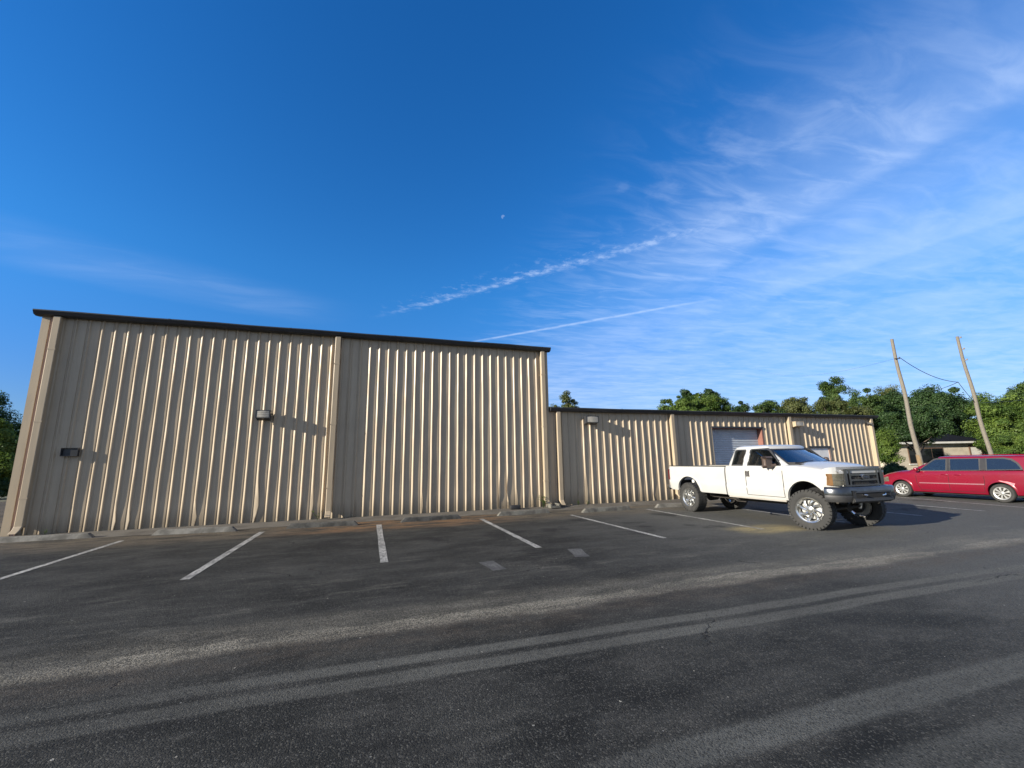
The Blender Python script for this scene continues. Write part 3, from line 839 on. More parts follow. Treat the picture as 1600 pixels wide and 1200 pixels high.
def tyre_mb(r, w, rim, chunky, seed=0):
    m = MB(); h = w / 2
    prof = [(rim - .01, -h * .80), (rim + .012, -h * .90), (rim + (r - rim) * .45, -h * 1.0), (r - (r - rim) * .22, -h * .97), (r - .012, -h * .82), (r - .003, -h * .5), (r, 0), (r - .003, h * .5), (r - .012, h * .82), (r - (r - rim) * .22, h * .97), (rim + (r - rim) * .45, h * 1.0), (rim + .012, h * .90), (rim - .01, h * .80)]
    m.lathe(prof, 56)
    if chunky:
        N = 34
        for i in range(N):
            for sgn in (-1, 1):
                a = 2 * math.pi * (i + (.5 if sgn > 0 else 0)) / N; M = Matrix.Rotation(-a, 4, 'Y')
                m.box(r - .014, r + .008, sgn * h * .30, sgn * h * .96, -.030, .030, M)
                m.box(r - (r - rim) * .30, r - .006, sgn * h * .90, sgn * (h + .001), -.026, .022, M)
                M2 = Matrix.Rotation(-a - .10, 4, 'Y'); m.box(r - .012, r + .008, sgn * .01, sgn * h * .34, -.024, .026, M2)
    else:
        for q in (-.45, -.15, .15, .45): pass
    return m


def copy_tree(o, parent=None):
    c = o.copy(); col.objects.link(c)
    if parent: c.parent = parent
    for ch in list(o.children): copy_tree(ch, c)
    return c


# ------------------------------------------------------------------ white pickup
truck = empty('pickup_truck', (10.33, 10.86, 0), R(-91.2), 'lifted white pickup truck with big mud tyres and chrome wheels', 'truck')
truck.location.x = 10.265; truck.scale = (1, .93, 1)
WB = 3.78; AX = .425; W = .945


def tsec(w, zb, zbelt, zc, crown):
    """truck half section: keel, sill, side with a crease, shoulder, top centre"""
    return [(0, zb + .02), (w - .16, zb), (w - .035, zb + .005), (w - .018, zb + .06), (w - .004, zb + .20), (w, zb + .27), (w - .012, zb + .31), (w - .006, zb + .45), (w - .008, zbelt - .15), (w - .025, zbelt - .05), (w - .055, zbelt - .008), (w - .10, zbelt + zc * .3), (w - .24, zbelt + zc * .75), (w * .4, zbelt + crown * .95), (0, zbelt + crown)]


body_st = [(1.50, tsec(W, .58, 1.375, .006, .012)), (2.2, tsec(W + .004, .58, 1.378, .006, .012)), (3.1, tsec(W + .003, .58, 1.385, .012, .03)), (3.35, tsec(W + .003, .585, 1.385, .03, .065)),
           (3.62, tsec(W + .004, .60, 1.375, .045, .095)), (3.92, tsec(W + .002, .66, 1.338, .05, .11)), (4.13, tsec(W - .014, .80, 1.30, .05, .115)), (4.24, tsec(W - .065, .88, 1.282, .045, .10)), (4.32, tsec(W - .14, .90, 1.262, .035, .075)), (4.365, tsec(W - .23, .905, 1.235, .02, .06))]
TL = Loft(body_st, 5)
m = TL.mesh(MB()); body = m.build('body', 'white_paint', truck)
body.parent = None
for sg in (-1, 1): cut(body, arch_cutter(WB - .01, .60, .46, sg * .40, sg * 1.2))
body.parent = truck; reshade(body, 28)
for sg in (-1, 1):
    m = MB(); arch_lip(m, TL.side, WB - .01, .60, .46, .055, .018, sg, 8, 184); m.build('fender_flare', 'white_paint', truck, smooth=50)

# greenhouse: rings of (rear s, front s, half width) at heights
def cab_ring(z):
    t = (z - 1.36) / (1.80 - 1.36)
    return 1.535 + .13 * max(0, t) ** 1.3, 3.52 - .70 * t, .885 - .14 * t - .03 * t * t


def ring_pts(z, inset=0.0, n=60, bow=.13):
    r0, f0, w = cab_ring(min(z, 1.80)); w -= inset; pts = []
    rc = .10
    def front(y): return f0 - inset - bow * (abs(y) / w) ** 2.2
    right = []
    for i in range(n + 1):
        y = -w + rc * .6 + (w - rc * .6) * i / n; right.append((front(y), y))
    a, b_ = r0 + inset + rc, front(w) - .11
    pts = [(a + (b_ - a) * i / 70, -w - .006 * math.sin(math.pi * i / 70)) for i in range(71)] + [(front(w) - .03, -w + .022)] + right
    pts += [(s_, -y_) for s_, y_ in pts[::-1][1:]]
    pts += [(r0 + inset + .03, w - .03)] + [(r0 + inset, (w - rc) * (1 - i / 15)) for i in range(31)] + [(r0 + inset + .03, -w + .03)]
    return [(s_, y_, z) for s_, y_ in pts]


def inpoly(x, z, poly):
    c = False
    for (x0, z0), (x1, z1) in zip(poly, poly[1:] + poly[:1]):
        if (z0 > z) != (z1 > z) and x < (x1 - x0) * (z - z0) / (z1 - z0) + x0: c = not c
    return c


def shell_with_openings(rows, hole):
    """ring shell whose faces inside the window openings are left out"""
    mb = MB(); n = len(rows[0]); mb.v = [p for r in rows for p in r]
    for i in range(len(rows) - 1):
        for k in range(n):
            f = (i * n + k, i * n + (k + 1) % n, (i + 1) * n + (k + 1) % n, (i + 1) * n + k)
            c = [sum(mb.v[q][a] for q in f) / 4 for a in range(3)]
            if not hole(*c): mb.f.append(f); mb.mi.append(0)
    mb.f.append(tuple(range((len(rows) - 1) * n, len(rows) * n))); mb.mi.append(0)
    return mb


def ringpatch(mb, side_fn, poly, grow, shrink, off, sgn, thick=.02):
    """rubber frame round an opening"""
    cx = sum(p[0] for p in poly) / len(poly); cz = sum(p[1] for p in poly) / len(poly); n = len(poly)
    def off_poly(d):
        out = []
        for x, z in poly:
            L = math.hypot(x - cx, z - cz); out.append((x + (x - cx) / L * d, z + (z - cz) / L * d))
        return out
    A, B = off_poly(grow), off_poly(-shrink)
    V = [(x, sgn * (side_fn(x, z) + o), z) for P, o in ((A, off), (B, off), (B, off - thick), (A, off - thick)) for x, z in P]
    F = [(a * n + k, a * n + (k + 1) % n, ((a + 1) % 4) * n + (k + 1) % n, ((a + 1) % 4) * n + k) for a in range(4) for k in range(n)]
    mb.add(V, F)


WIN = {'door_window': [(2.225, 1.39), (3.16, 1.38), (3.175, 1.42), (2.83, 1.76), (2.74, 1.80), (2.29, 1.80), (2.245, 1.775)],
       'quarter_window': [(1.70, 1.395), (2.055, 1.395), (2.095, 1.755), (2.065, 1.79), (1.79, 1.79), (1.755, 1.755)]}


def cab_hole(x, y, z):
    r0, f0, w = cab_ring(min(z, 1.80))
    if z > 1.80: return False
    if abs(y) > w - .03: return any(inpoly(x, z, p) for p in WIN.values())
    if x > r0 + .5: return 1.425 < z < 1.775 and abs(y) < w - .092
    return 1.45 < z < 1.74 and abs(y) < .55


rows = [ring_pts(z) for z in np.linspace(1.355, 1.79, 34)]
for (dz, ins) in ((.030, .010), (.058, .030), (.080, .07), (.098, .16), (.110, .30), (.116, .48)):
    r_ = ring_pts(1.80, ins, bow=.10); rows.append([(x, y, 1.80 + dz) for x, y, z in r_])
cab = shell_with_openings(rows, cab_hole).build('cab_roof', 'white_paint', truck, smooth=40)


def cab_side(s, z): return cab_ring(z)[2] + .004


for sg in (-1, 1):
    for nm, poly in WIN.items():
        fr = MB(); ringpatch(fr, cab_side, poly, .022, .020, .006, sg, .03); f_ = fr.build('window_seal', 'black_plastic', truck, smooth=0)
        g_ = MB(); polypatch(g_, cab_side, poly, .003, sg, .004); g_.build(nm, 'clear_glass', f_, smooth=0)
# windscreen
def screen(mb, z0, z1, e0, e1, off, n=14, nz=6, bow=.13):
    rows = []
    for j in range(nz + 1):
        t = j / nz; z = z0 + (z1 - z0) * t; r0, f0, w = cab_ring(z); e = e0 + (e1 - e0) * t; row = []
        for i in range(n + 1):
            y = (-1 + 2 * i / n) * (w - e); row.append((f0 - bow * (abs(y) / w) ** 2.2 + off, y, z + off * .5))
        rows.append(row)
    mb.grid(rows)


def screen_frame(ring, z0, z1, e0, e1, bw, off, bow):
    m = MB()
    for (a0, a1, b0, b1) in ((z0, z0 + bw, -1, 1), (z1 - bw, z1, -1, 1), (z0, z1, -1, -.0), (z0, z1, 0, 1)):
        rows = []
        full = (b0, b1) == (-1, 1)
        for j in range(7):
            z = a0 + (a1 - a0) * j / 6; t = (z - z0) / (z1 - z0); r0, f0, w = ring(z); e = w - (e0 + (e1 - e0) * t); row = []
            for i in range(21 if full else 3):
                y = -e + 2 * e * i / 20 if full else (b0 + b1) / abs(b0 + b1) * (e - bw * 1.6 * i / 2)
                row.append((f0 - bow * (abs(y) / w) ** 2.2 + off, y, z + off * .5))
            rows.append(row)
        m.grid(rows)
    return m


ws_f = screen_frame(cab_ring, 1.40, 1.795, .055, .075, .035, .008, .13).build('windscreen_seal', 'black_plastic', truck)
m = MB(); screen(m, 1.415, 1.78, .075, .09, .003); m.build('windscreen', 'screen_glass', ws_f)
m = MB(); m.box(1.60, 1.615, -.58, .58, 1.43, 1.76); m.build('rear_glass', 'clear_glass', truck, smooth=0)
# what shows through the glass: floor tub, dash, wheel, seats
m = MB(); m.box(1.60, 3.30, -.80, .80, 1.385, 1.405); m.build('interior', 'dark_void', truck, smooth=0)
m = MB(); m.box(2.98, 3.48, -.76, .76, 1.38, 1.462); m.rbox(2.90, 3.10, .15, .62, 1.40, 1.50, .03); m.build('dashboard', 'black_plastic', truck, smooth=0)
for y0 in (-.66, .10):
    m = MB(); m.rbox(2.12, 2.27, y0, y0 + .54, 1.36, 1.62, .05); m.rbox(2.11, 2.22, y0 + .15, y0 + .39, 1.60, 1.755, .04); m.build('seat', 'cloth_grey', truck, smooth=50)
m = MB(); Mw = Matrix.Translation((2.84, .37, 1.46)) @ Matrix.Rotation(R(62), 4, 'Y')
m.tube([Mw @ Vector((.18 * math.cos(2 * math.pi * i / 24), .18 * math.sin(2 * math.pi * i / 24), 0)) for i in range(25)], .014, 6); m.build('steering_wheel', 'black_plastic', truck)
m = MB(); m.box(3.35, 3.62, -.80, .80, 1.39, 1.425); cowl = m.build('cowl', 'black_plastic', truck, smooth=0)
for y0 in (-.55, .15):
    m = MB(); m.tube([(3.52, y0, 1.44), (3.42, y0 + .2, 1.475), (3.38, y0 + .55, 1.49)], .007, 6); m.build('wiper', 'black_plastic', cowl)

# doors with seams and handles
for sg in (-1, 1):
    d_ = MB(); patch(d_, TL.side, [(2.185, .655), (3.235, .655), (3.235, 1.365), (2.185, 1.365)], .004, sg, 12, 12)
    d_o = d_.build('door', 'white_paint', truck, smooth=40)
    s_ = MB(); seam(s_, TL.side, [(2.175, 1.36), (2.175, .65), (3.245, .65), (3.25, 1.0), (3.245, 1.37)], .013, .003, sg); s_.build('door_seam', 'dark_void', d_o, smooth=0)
    h_ = MB(); y = TL.side(2.28, 1.2)
    h_.rbox(2.215, 2.30, sg * (y + .003), sg * (y + .028), 1.115, 1.24, .012); h_.build('handle', 'grey_plastic', d_o)
    q_ = MB(); patch(q_, TL.side, [(1.535, .655), (2.165, .655), (2.165, 1.365), (1.535, 1.365)], .004, sg, 8, 12); q_.build('rear_door', 'white_paint', truck, smooth=40)
    # mirror on its arm
    a_ = MB(); a_.tube([(3.06, sg * .89, 1.40), (3.02, sg * .98, 1.39), (2.98, sg * 1.05, 1.42)], [.035, .028, .03], 8)
    mi = a_.build('mirror', 'brown_plastic', truck)
    c_ = MB(); c_.rbox(2.92, 3.03, sg * 1.00, sg * 1.125, 1.37, 1.57, .045); c_.build('mirror_housing', 'brown_plastic', mi, smooth=60)
    g_ = MB(); g_.box(2.914, 2.921, sg * 1.02, sg * 1.105, 1.40, 1.54); g_.build('mirror_glass', 'chrome', mi, smooth=0)
    r_ = MB(); r_.box(1.54, 3.25, sg * (W - .055), sg * (W - .025), .545, .585); r_.build('rocker', 'white_dusty', truck, smooth=0)

# cargo bed
bed_st = [(-.93, tsec(W - .02, .64, 1.345, .0, .0)), (-.80, tsec(W, .61, 1.352, .0, .0)), (.4, tsec(W + .003, .60, 1.355, .0, .0)), (1.455, tsec(W, .60, 1.358, .0, .0))]
BL = Loft(bed_st, 5); m = BL.mesh(MB()); bed = m.build('cargo_bed', 'white_paint')
for sg in (-1, 1): cut(bed, arch_cutter(-.02, .60, .455, sg * .40, sg * 1.2, 1.10))
c_ = MB(); c_.box(-.88, 1.41, -.80, .80, .93, 1.8); cut(bed, c_.build('cutter', 'white_dusty', smooth=0))
bed.parent = truck; reshade(bed, 28)
for sg in (-1, 1):
    m = MB(); arch_lip(m, BL.side, -.02, .60, .455, .05, .018, sg, -4, 184, 1.10); m.build('fender_flare', 'white_paint', bed, smooth=50)
    m = MB(); m.box(-.9, 1.45, sg * .80, sg * .925, 1.354, 1.372); m.build('bed_rail', 'black_plastic', bed, smooth=0)
m = MB(); m.box(-.952, -.925, -.78, .78, .72, 1.35); m.box(-.957, -.952, -.1, .1, 1.1, 1.2); m.build('tailgate', 'white_paint', truck, smooth=0)
for sg in (-1, 1):
    m = MB(); m.rbox(-.952, -.90, sg * .80, sg * (W - .012), .93, 1.24, .012); m.build('tail_light', 'lamp_red', truck)
m = MB(); m.rbox(-1.10, -.95, -.93, .93, .60, .74, .03); m.build('rear_bumper', 'chrome', truck)
m = MB()                                             # gap between cab and bed
m.box(1.456, 1.50, -W + .05, W - .05, .62, 1.34); m.build('bed_gap', 'dark_void', truck, smooth=0)

# front end: plan curve of the nose
def nose(y, add=0.0):
    a = abs(y) / (W + .0)
    return 4.425 + add - .03 * a ** 2 - .24 * max(0, (a - .72) / .28) ** 2.2


def plan_prism(mb, y0, y1, add, back, z0, z1, n=14):
    front = [(nose(y0 + (y1 - y0) * i / n, add), y0 + (y1 - y0) * i / n) for i in range(n + 1)]
    rear = [(s_ - back, y) for s_, y in front[::-1]]
    mb.prism(front + rear, z0, z1, axis='z')


m = MB(); plan_prism(m, -.60, .60, .015, .07, 0.965, 1.285); gr = m.build('grille', 'dark_void', truck, smooth=30)
m = MB(); m_ = m                                      # chrome surround and bars
plan_prism(m, -.61, .61, .045, .05, 1.286, 1.312); plan_prism(m, -.61, .61, .05, .09, .95, .98)
for sg in (-1, 1):
    plan_prism(m, sg * .535, sg * .625, .05, .10, .98, 1.286, 4)
    plan_prism(m, sg * .42, sg * .475, .045, .08, .98, 1.286, 4)
for zc in (1.075, 1.185): plan_prism(m, -.42, .42, .042, .07, zc - .02, zc + .02)
m.build('grille_frame', 'bumper_metal' if 0 else 'dark_chrome', gr, smooth=30)
m = MB()
for k in range(11): plan_prism(m, -.42, .42, .022, .03, 0.98 + .028 * k, .986 + .028 * k, 8)
for k in range(17): plan_prism(m, -.40 + .05 * k - .003, -.40 + .05 * k + .003, .022, .03, .98, 1.286, 1)
m.build('grille_mesh', 'black_plastic', gr, smooth=0)
m = MB(); n = 28
for (rx, rz, d, mt) in ((.125, .062, .056, 'chrome'), (.108, .048, .062, 'black_plastic')):
    m.use(mt); xb = nose(0, .02)
    m.prism([(rx * math.cos(2 * math.pi * i / n), 1.13 + rz * math.sin(2 * math.pi * i / n)) for i in range(n)], xb, xb + d, axis='x')
m.use('chrome')
m.tube([(xb + .064, -.07 + .014 * i, 1.13 + .018 * math.sin(i * 1.25)) for i in range(11)], .005, 5)
m.build('badge', parent=gr, smooth=30)
m = MB(); n = 14; rows = []
for t in (0, .5, 1):
    rows.append([(nose(y, .03 - .20 * t), y, 1.288 + .022 * t + .010 * math.sin(math.pi * t) - .03 * (abs(y) / .75) ** 3) for y in np.linspace(-.74, .74, 21)])
rows.append([(x, y, 1.22) for x, y, z in rows[0]]); rows = rows[-1:] + rows[:-1]
m.grid(rows); m.build('hood_lip', 'white_paint', truck, smooth=60)
for sg in (-1, 1):
    m = MB(); m.use('lamp_clear'); plan_prism(m, sg * .64, sg * .835, .02, .12, 1.075, 1.215, 10); plan_prism(m, sg * .64, sg * .835, .017, .12, .97, 1.07, 10)
    m.use('lamp_amber'); plan_prism(m, sg * .837, sg * .875, .018, .10, .97, 1.215, 6)
    hl = m.build('headlight', parent=truck, smooth=30)
    m = MB(); plan_prism(m, sg * .63, sg * .835, .024, .10, 1.069, 1.077, 8); plan_prism(m, sg * .63, sg * .642, .026, .12, .97, 1.215, 2); m.build('headlight_bezel', 'chrome', hl, smooth=0)


def sweep(mb, path, prof):
    """path [(s,y)], prof [(outward, z)]"""
    P = [Vector((a, b_, 0)) for a, b_ in path]; rows = []
    for i, p in enumerate(P):
        t = (P[min(i + 1, len(P) - 1)] - P[max(i - 1, 0)]).normalized(); nn = Vector((t.y, -t.x, 0))
        rows.append([(p.x + nn.x * o, p.y + nn.y * o, z) for o, z in prof])
    mb.grid(rows, closed=True); mb.add(rows[0], [tuple(range(len(prof)))]); mb.add(rows[-1], [tuple(range(len(prof)))])


path = [(4.24, -.965)]
for i in range(25):
    y = -.95 + 1.90 * i / 24; path.append((nose(y * .96, .10), y))
path.append((4.24, .965))
path = path[::-1] if False else path
m = MB(); sweep(m, path, [(-.05, .935), (.02, .945), (.045, .93), (.062, .89), (.062, .775), (-.05, .775)])
fb = m.build('front_bumper', 'bumper_metal', truck, smooth=40)
m = MB(); sweep(m, path, [(-.05, .774), (.058, .774), (.066, .75), (.05, .68), (.03, .635), (-.05, .635)]); m.build('valance', 'black_plastic', fb, smooth=40)
m = MB(); xb = nose(0, .10)
sweep(m, [(nose(y, .155), y) for y in np.linspace(-.56, .56, 9)], [(-.03, .855), (.02, .85), (.03, .82), (-.03, .82)])
sweep(m, [(nose(y, .155), y) for y in np.linspace(-.62, .62, 9)], [(-.03, .715), (.035, .71), (.045, .65), (-.03, .61)])
for sg in (-1, 1): m.rbox(4.37, 4.585, sg * .55, sg * .62, .64, .855, .02)
m.build('bumper_guard', 'black_plastic', fb, smooth=40)
m = MB(); sweep(m, [(nose(y, .158), y) for y in np.linspace(-.54, .54, 9)], [(0, .82), (.012, .82), (.012, .715), (0, .715)]); m.build('bumper_opening', 'dark_void', fb, smooth=0)
for sg in (-1, 1):
    m = MB(); m.tube([(4.49, sg * .36, .77), (4.63, sg * .34, .78), (4.65, sg * .30, .77), (4.61, sg * .27, .75)], .018, 8); m.build('tow_hook', 'chrome', fb)

# chassis
m = MB()
for sg in (-1, 1): m.box(-1.0, 4.25, sg * .36, sg * .45, .56, .70)
for s_ in (-.7, .8, 1.9, 2.8): m.box(s_, s_ + .08, -.36, .36, .58, .66)
m.rbox(.55, 1.5, .42, .78, .44, .64, .05); m.rbox(2.2, 2.9, -.3, .3, .42, .62, .06); m.rbox(3.0, 3.7, -.35, .35, .50, .85, .06)
m.cyl((.15, 0, .44), (2.3, .02, .50), .045); m.cyl((2.9, .05, .48), (3.66, .18, .42), .035)
m.tube([(2.9, -.35, .47), (1.6, -.42, .46), (.5, -.44, .48), (-.3, -.44, .62), (-.9, -.5, .58)], .035, 8)
m.build('chassis', 'chassis', truck)
for s_, rr, nm in ((0, .15, 'rear_axle'), (WB, .13, 'front_axle')):
    m = MB(); m.cyl((s_, -.72, AX), (s_, .72, AX), .055); dy = 0 if s_ == 0 else .2
    m.cyl((s_ - .13, dy, AX), (s_ + .15, dy, AX), rr, rr * .7, 18)
    for sg in (-1, 1):
        m.cyl((s_, sg * .66, AX), (s_, sg * .74, AX), .14, .14, 20)
        if s_ == 0: m.tube([(s_ - .72, sg * .43, .60), (s_ - .4, sg * .43, .52), (s_, sg * .43, .47), (s_ + .4, sg * .43, .52), (s_ + .75, sg * .43, .60)], .03, 6)
        else:
            for k in range(9): m.tube([(s_ + .07 * math.cos(k * .9 + q * .3), sg * .44 + .07 * math.sin(k * .9 + q * .3), .50 + .045 * k + q * .014) for q in range(4)], .012, 5)
    m.build(nm, 'chassis', truck)
for s_, e in ((WB, .30), (0, -.22)):
    for sg in (-1, 1):
        m = MB(); m.cyl((s_ + e * .4, sg * .60, AX - .03), (s_ + e, sg * .56, .92), .032); m.cyl((s_ + e * .7, sg * .58, .62), (s_ + e, sg * .56, .93), .045); m.build('shock_absorber', 'shock_white', truck)
m = MB(); m.tube([(WB + .22, -.55, .42), (WB + .22, .45, .46)], .025, 8); m.tube([(WB - .5, .38, .62), (WB + .1, .42, .45)], .03, 8); m.build('steering_link', 'chassis', truck)
# steps under the cab
m = MB(); m.tube([(1.55, -.80, .53), (1.75, -.88, .45), (2.05, -.88, .45)], .014, 6); m.build('step_bar', 'chassis', truck)


def truck_wheel(s_, sg, steer):
    w = .34; RT = .425; RR = .265
    M = Matrix.Translation((s_, sg * .83, AX)) @ Matrix.Rotation(steer, 4, 'Z') @ (Matrix.Rotation(math.pi, 4, 'Z') if sg < 0 else Matrix.Identity(4))
    ty = tyre_mb(RT, w, RR, True).build('wheel', 'rubber', truck, smooth=40); ty.matrix_local = M
    rm = MB()                                         # +Y is the outer face
    rm.lathe([(RR - .003, .155), (RR + .010, .168), (RR + .012, .160), (RR - .006, .150), (RR - .022, .142), (RR - .03, .10), (RR - .045, .02), (RR - .05, -.14), (RR - .02, -.15)], 56)
    for k in range(8):                                # twisted directional spokes
        a = 2 * math.pi * k / 8
        def P(r_, da, y): return (r_ * math.cos(a + da), y, r_ * math.sin(a + da))
        rows = []
        for (r_, da, hw, y) in ((.055, 0, .30, .085), (.10, .05, .27, .10), (.16, .17, .19, .088), (.21, .30, .18, .068), (.25, .40, .20, .085)):
            rows.append([P(r_, da - hw, y - .035), P(r_, da - hw, y), P(r_, da - hw * .3, y + .014), P(r_, da + hw * .6, y + .004), P(r_, da + hw, y - .03)])
        rm.grid(rows)
    rm.lathe([(.0, .125), (.035, .125), (.05, .118), (.055, .10), (.075, .095), (.085, .08), (.085, .03)], 32)
    for k in range(8):
        a = 2 * math.pi * (k + .5) / 8; rm.cyl((.068 * math.cos(a), .08, .068 * math.sin(a)), (.068 * math.cos(a), .112, .068 * math.sin(a)), .010, .007, 8)
    rm.build('rim', 'rim_polish', ty, smooth=35)
    bk = MB(); bk.lathe([(.0, .0), (.20, .0), (.20, -.02), (.0, -.02)], 32); bk.build('brake_disc', 'silver_paint', ty)
    return ty


STEER = R(17)
truck_wheel(0, -1, 0); truck_wheel(0, 1, 0); truck_wheel(WB, -1, STEER); truck_wheel(WB, 1, STEER)

# ------------------------------------------------------------------ red minivan
van = empty('minivan', (20.42, 8.30, 0), R(90.9), 'dark red minivan with silver wheels parked at the right edge', 'van', scale=.885)
VWB = 3.078; VW = .965


def vsec(w, zb, zbelt, crown, sh=.06):
    return [(0, zb + .02), (w - .18, zb), (w - .06, zb + .02), (w - .035, zb + .10), (w - .012, zb + .20), (w, zb + .33), (w - .006, zb + .42), (w - .01, zb + .52), (w - .016, zbelt - .18), (w - .035, zbelt - .07), (w - .06, zbelt - .02), (w - .06 - sh * .5, zbelt + crown * .3), (w - .12 - sh, zbelt + crown * .7), (w * .42, zbelt + crown * .95), (0, zbelt + crown)]


van_st = [(-1.08, vsec(.80, .42, 1.13, .0)), (-1.05, vsec(.86, .38, 1.15, .0)), (-.92, vsec(.93, .32, 1.165, .0)), (-.6, vsec(VW - .005, .27, 1.165, .0)), (.3, vsec(VW, .24, 1.14, .0)), (1.6, vsec(VW, .24, 1.10, .0)), (2.5, vsec(VW, .24, 1.085, .03)),
          (2.95, vsec(VW - .002, .24, 1.065, .06, .12)), (3.35, vsec(VW - .02, .235, 1.00, .075, .16)), (3.70, vsec(VW - .05, .235, .90, .08, .16)), (3.92, vsec(VW - .12, .24, .79, .08, .14)), (4.04, vsec(VW - .22, .25, .69, .07, .12)), (4.09, vsec(VW - .34, .28, .61, .06, .1))]
VL = Loft(van_st, 5); vb = VL.mesh(MB()).build('body', 'red_paint')
for s_ in (0, VWB):
    for sg in (-1, 1): cut(vb, arch_cutter(s_, .36, .385, sg * .62, sg * 1.2))
vb.parent = van; reshade(vb, 28)
for s_ in (0, VWB):
    for sg in (-1, 1):
        m = MB(); arch_lip(m, VL.side, s_, .36, .385, .05, .014, sg, -8, 188); m.build('fender_flare', 'red_paint', vb, smooth=50)


def van_ring(z):
    t = (z - 1.08) / (1.62 - 1.08)
    return -1.02 + .14 * max(0, t) ** 1.4, 2.98 - 1.06 * t, .905 - .125 * t - .025 * t * t


def van_pts(z, inset=0, n=60, bow=.20):
    r0, f0, w = van_ring(min(z, 1.62)); w -= inset
    def front(y): return f0 - inset - bow * (abs(y) / w) ** 2.2
    right = [(front(y), y) for y in [-w + .05 + (w - .05) * i / n for i in range(n + 1)]]
    a, c_ = r0 + inset + .20, front(w) - .16
    pts = [(r0 + inset + .16, -w + .012)] + [(a + (c_ - a) * i / 110, -w - .004 * math.sin(math.pi * i / 110)) for i in range(111)] + [(front(w) - .05, -w + .018)] + right
    pts += [(a, -b_) for a, b_ in pts[::-1][1:]]
    pts += [(r0 + inset + .05, w - .05), *[(r0 + inset - .02 * math.sin(math.pi * i / 30), (w - .16) * (1 - i / 15)) for i in range(31)], (r0 + inset + .05, -w + .05)]
    return [(a, b_, z) for a, b_ in pts]


VWIN = [('front_window', [(1.50, 1.135), (2.30, 1.125), (2.36, 1.15), (1.90, 1.545), (1.80, 1.585), (1.48, 1.59)]),
        ('sliding_window', [(.50, 1.165), (1.38, 1.145), (1.38, 1.59), (.50, 1.595)]),
        ('rear_window', [(-.60, 1.205), (-.55, 1.195), (.31, 1.175), (.31, 1.595), (-.18, 1.59), (-.36, 1.545), (-.50, 1.42), (-.58, 1.28)])]


def van_hole(x, y, z):
    r0, f0, w = van_ring(min(z, 1.62))
    if z > 1.62: return False
    if abs(y) > w - .03: return any(inpoly(x, z, p) for _, p in VWIN)
    if x > r0 + .8: return 1.15 < z < 1.59 and abs(y) < w - .10
    return 1.2 < z < 1.55 and abs(y) < .6


rows = [van_pts(z) for z in np.linspace(1.04, 1.62, 40)]
for (dz, ins) in ((.025, .012), (.048, .04), (.066, .09), (.080, .18), (.090, .32), (.094, .5)):
    rows.append([(x, y, 1.62 + dz) for x, y, z in van_pts(1.62, ins, bow=.16)])
shell_with_openings(rows, van_hole).build('roof', 'red_paint', van, smooth=40)


def van_side(s, z): return van_ring(z)[2] + .003


for sg in (-1, 1):
    for nm, poly in VWIN:
        fr = MB(); ringpatch(fr, van_side, poly, .045, .020, .006, sg, .03); f_ = fr.build('window_surround', 'black_plastic', van, smooth=0)
        g_ = MB(); polypatch(g_, van_side, poly, .003, sg, .004); g_.build(nm, 'clear_glass' if nm == 'front_window' else 'privacy_glass', f_, smooth=0)
    for (x0, x1, z0) in ((1.39, 1.475, 1.142), (.325, .485, 1.170)):
        p_ = MB(); polypatch(p_, van_side, [(x0, z0), (x1, z0 - .002), (x1 - .01, 1.605), (x0, 1.608)], .010, sg, .01); p_.build('pillar_trim', 'black_metal', van, smooth=0)
    c_ = MB(); polypatch(c_, lambda s, z: van_ring(1.1)[2] + .012, [(-.66, 1.165), (1.5, 1.118), (1.5, 1.136), (-.66, 1.19)], .006, sg, .02); c_.build('belt_strip', 'chrome', van, smooth=0)
    s_ = MB(); patch(s_, VL.side, [(.42, .615), (2.42, .60), (2.42, .635), (.42, .655)], .014, sg, 16, 2); s_.build('side_strip', 'strip_metal', van, smooth=0)
    dd = MB(); seam(dd, VL.side, [(2.52, 1.04), (2.50, .60), (2.40, .34), (1.46, .34), (1.44, 1.08)], .012, .003, sg); seam(dd, VL.side, [(1.46, .34), (.46, .34), (.40, .75), (.42, 1.1)], .012, .003, sg)
    dd.build('door_seam', 'dark_void', van, smooth=0)
    for s0, nm in ((1.56, 'front_handle'), (1.14, 'rear_handle')):
        y = VL.side(s0, .97); h_ = MB(); h_.rbox(s0 - .10, s0 + .10, sg * y, sg * (y + .035), .955, .99, .012); h_.build(nm, 'red_paint', van)
    mr = MB(); mr.tube([(2.38, sg * .88, 1.12), (2.40, sg * .99, 1.14)], .03, 8); mo = mr.build('mirror', 'black_plastic', van)
    mr = MB(); mr.rbox(2.33, 2.46, sg * .96, sg * 1.16, 1.09, 1.25, .04); mr.build('mirror_housing', 'red_paint', mo, smooth=60)
    tl = MB(); tl.rbox(-1.06, -.93, sg * .78, sg * .925, .95, 1.38, .03); tl.build('tail_light', 'lamp_red', van)
    hl = MB(); hl.use('lamp_clear'); patch(hl, VL.side, [(3.52, .64), (3.92, .60), (3.87, .77), (3.54, .85)], .010, sg, 8, 6)
    hl.use('lamp_amber'); patch(hl, VL.side, [(3.88, .61), (3.99, .60), (3.96, .72), (3.86, .76)], .010, sg, 3, 6); hl.build('headlight', parent=van, smooth=40)
m = MB(); rows = []
for j in range(7):
    z = 1.14 + (1.60 - 1.14) * j / 6; r0, f0, w = van_ring(z); rows.append([(f0 - .20 * (abs(y) / w) ** 2.2 + .002, y, z + .002) for y in np.linspace(-w + .09, w - .09, 15)])
m.grid(rows); m.build('windscreen', 'screen_glass', van)
m = MB(); m.box(-.85, 2.5, -.84, .84, 1.085, 1.10); m.build('interior', 'dark_void', van, smooth=0)
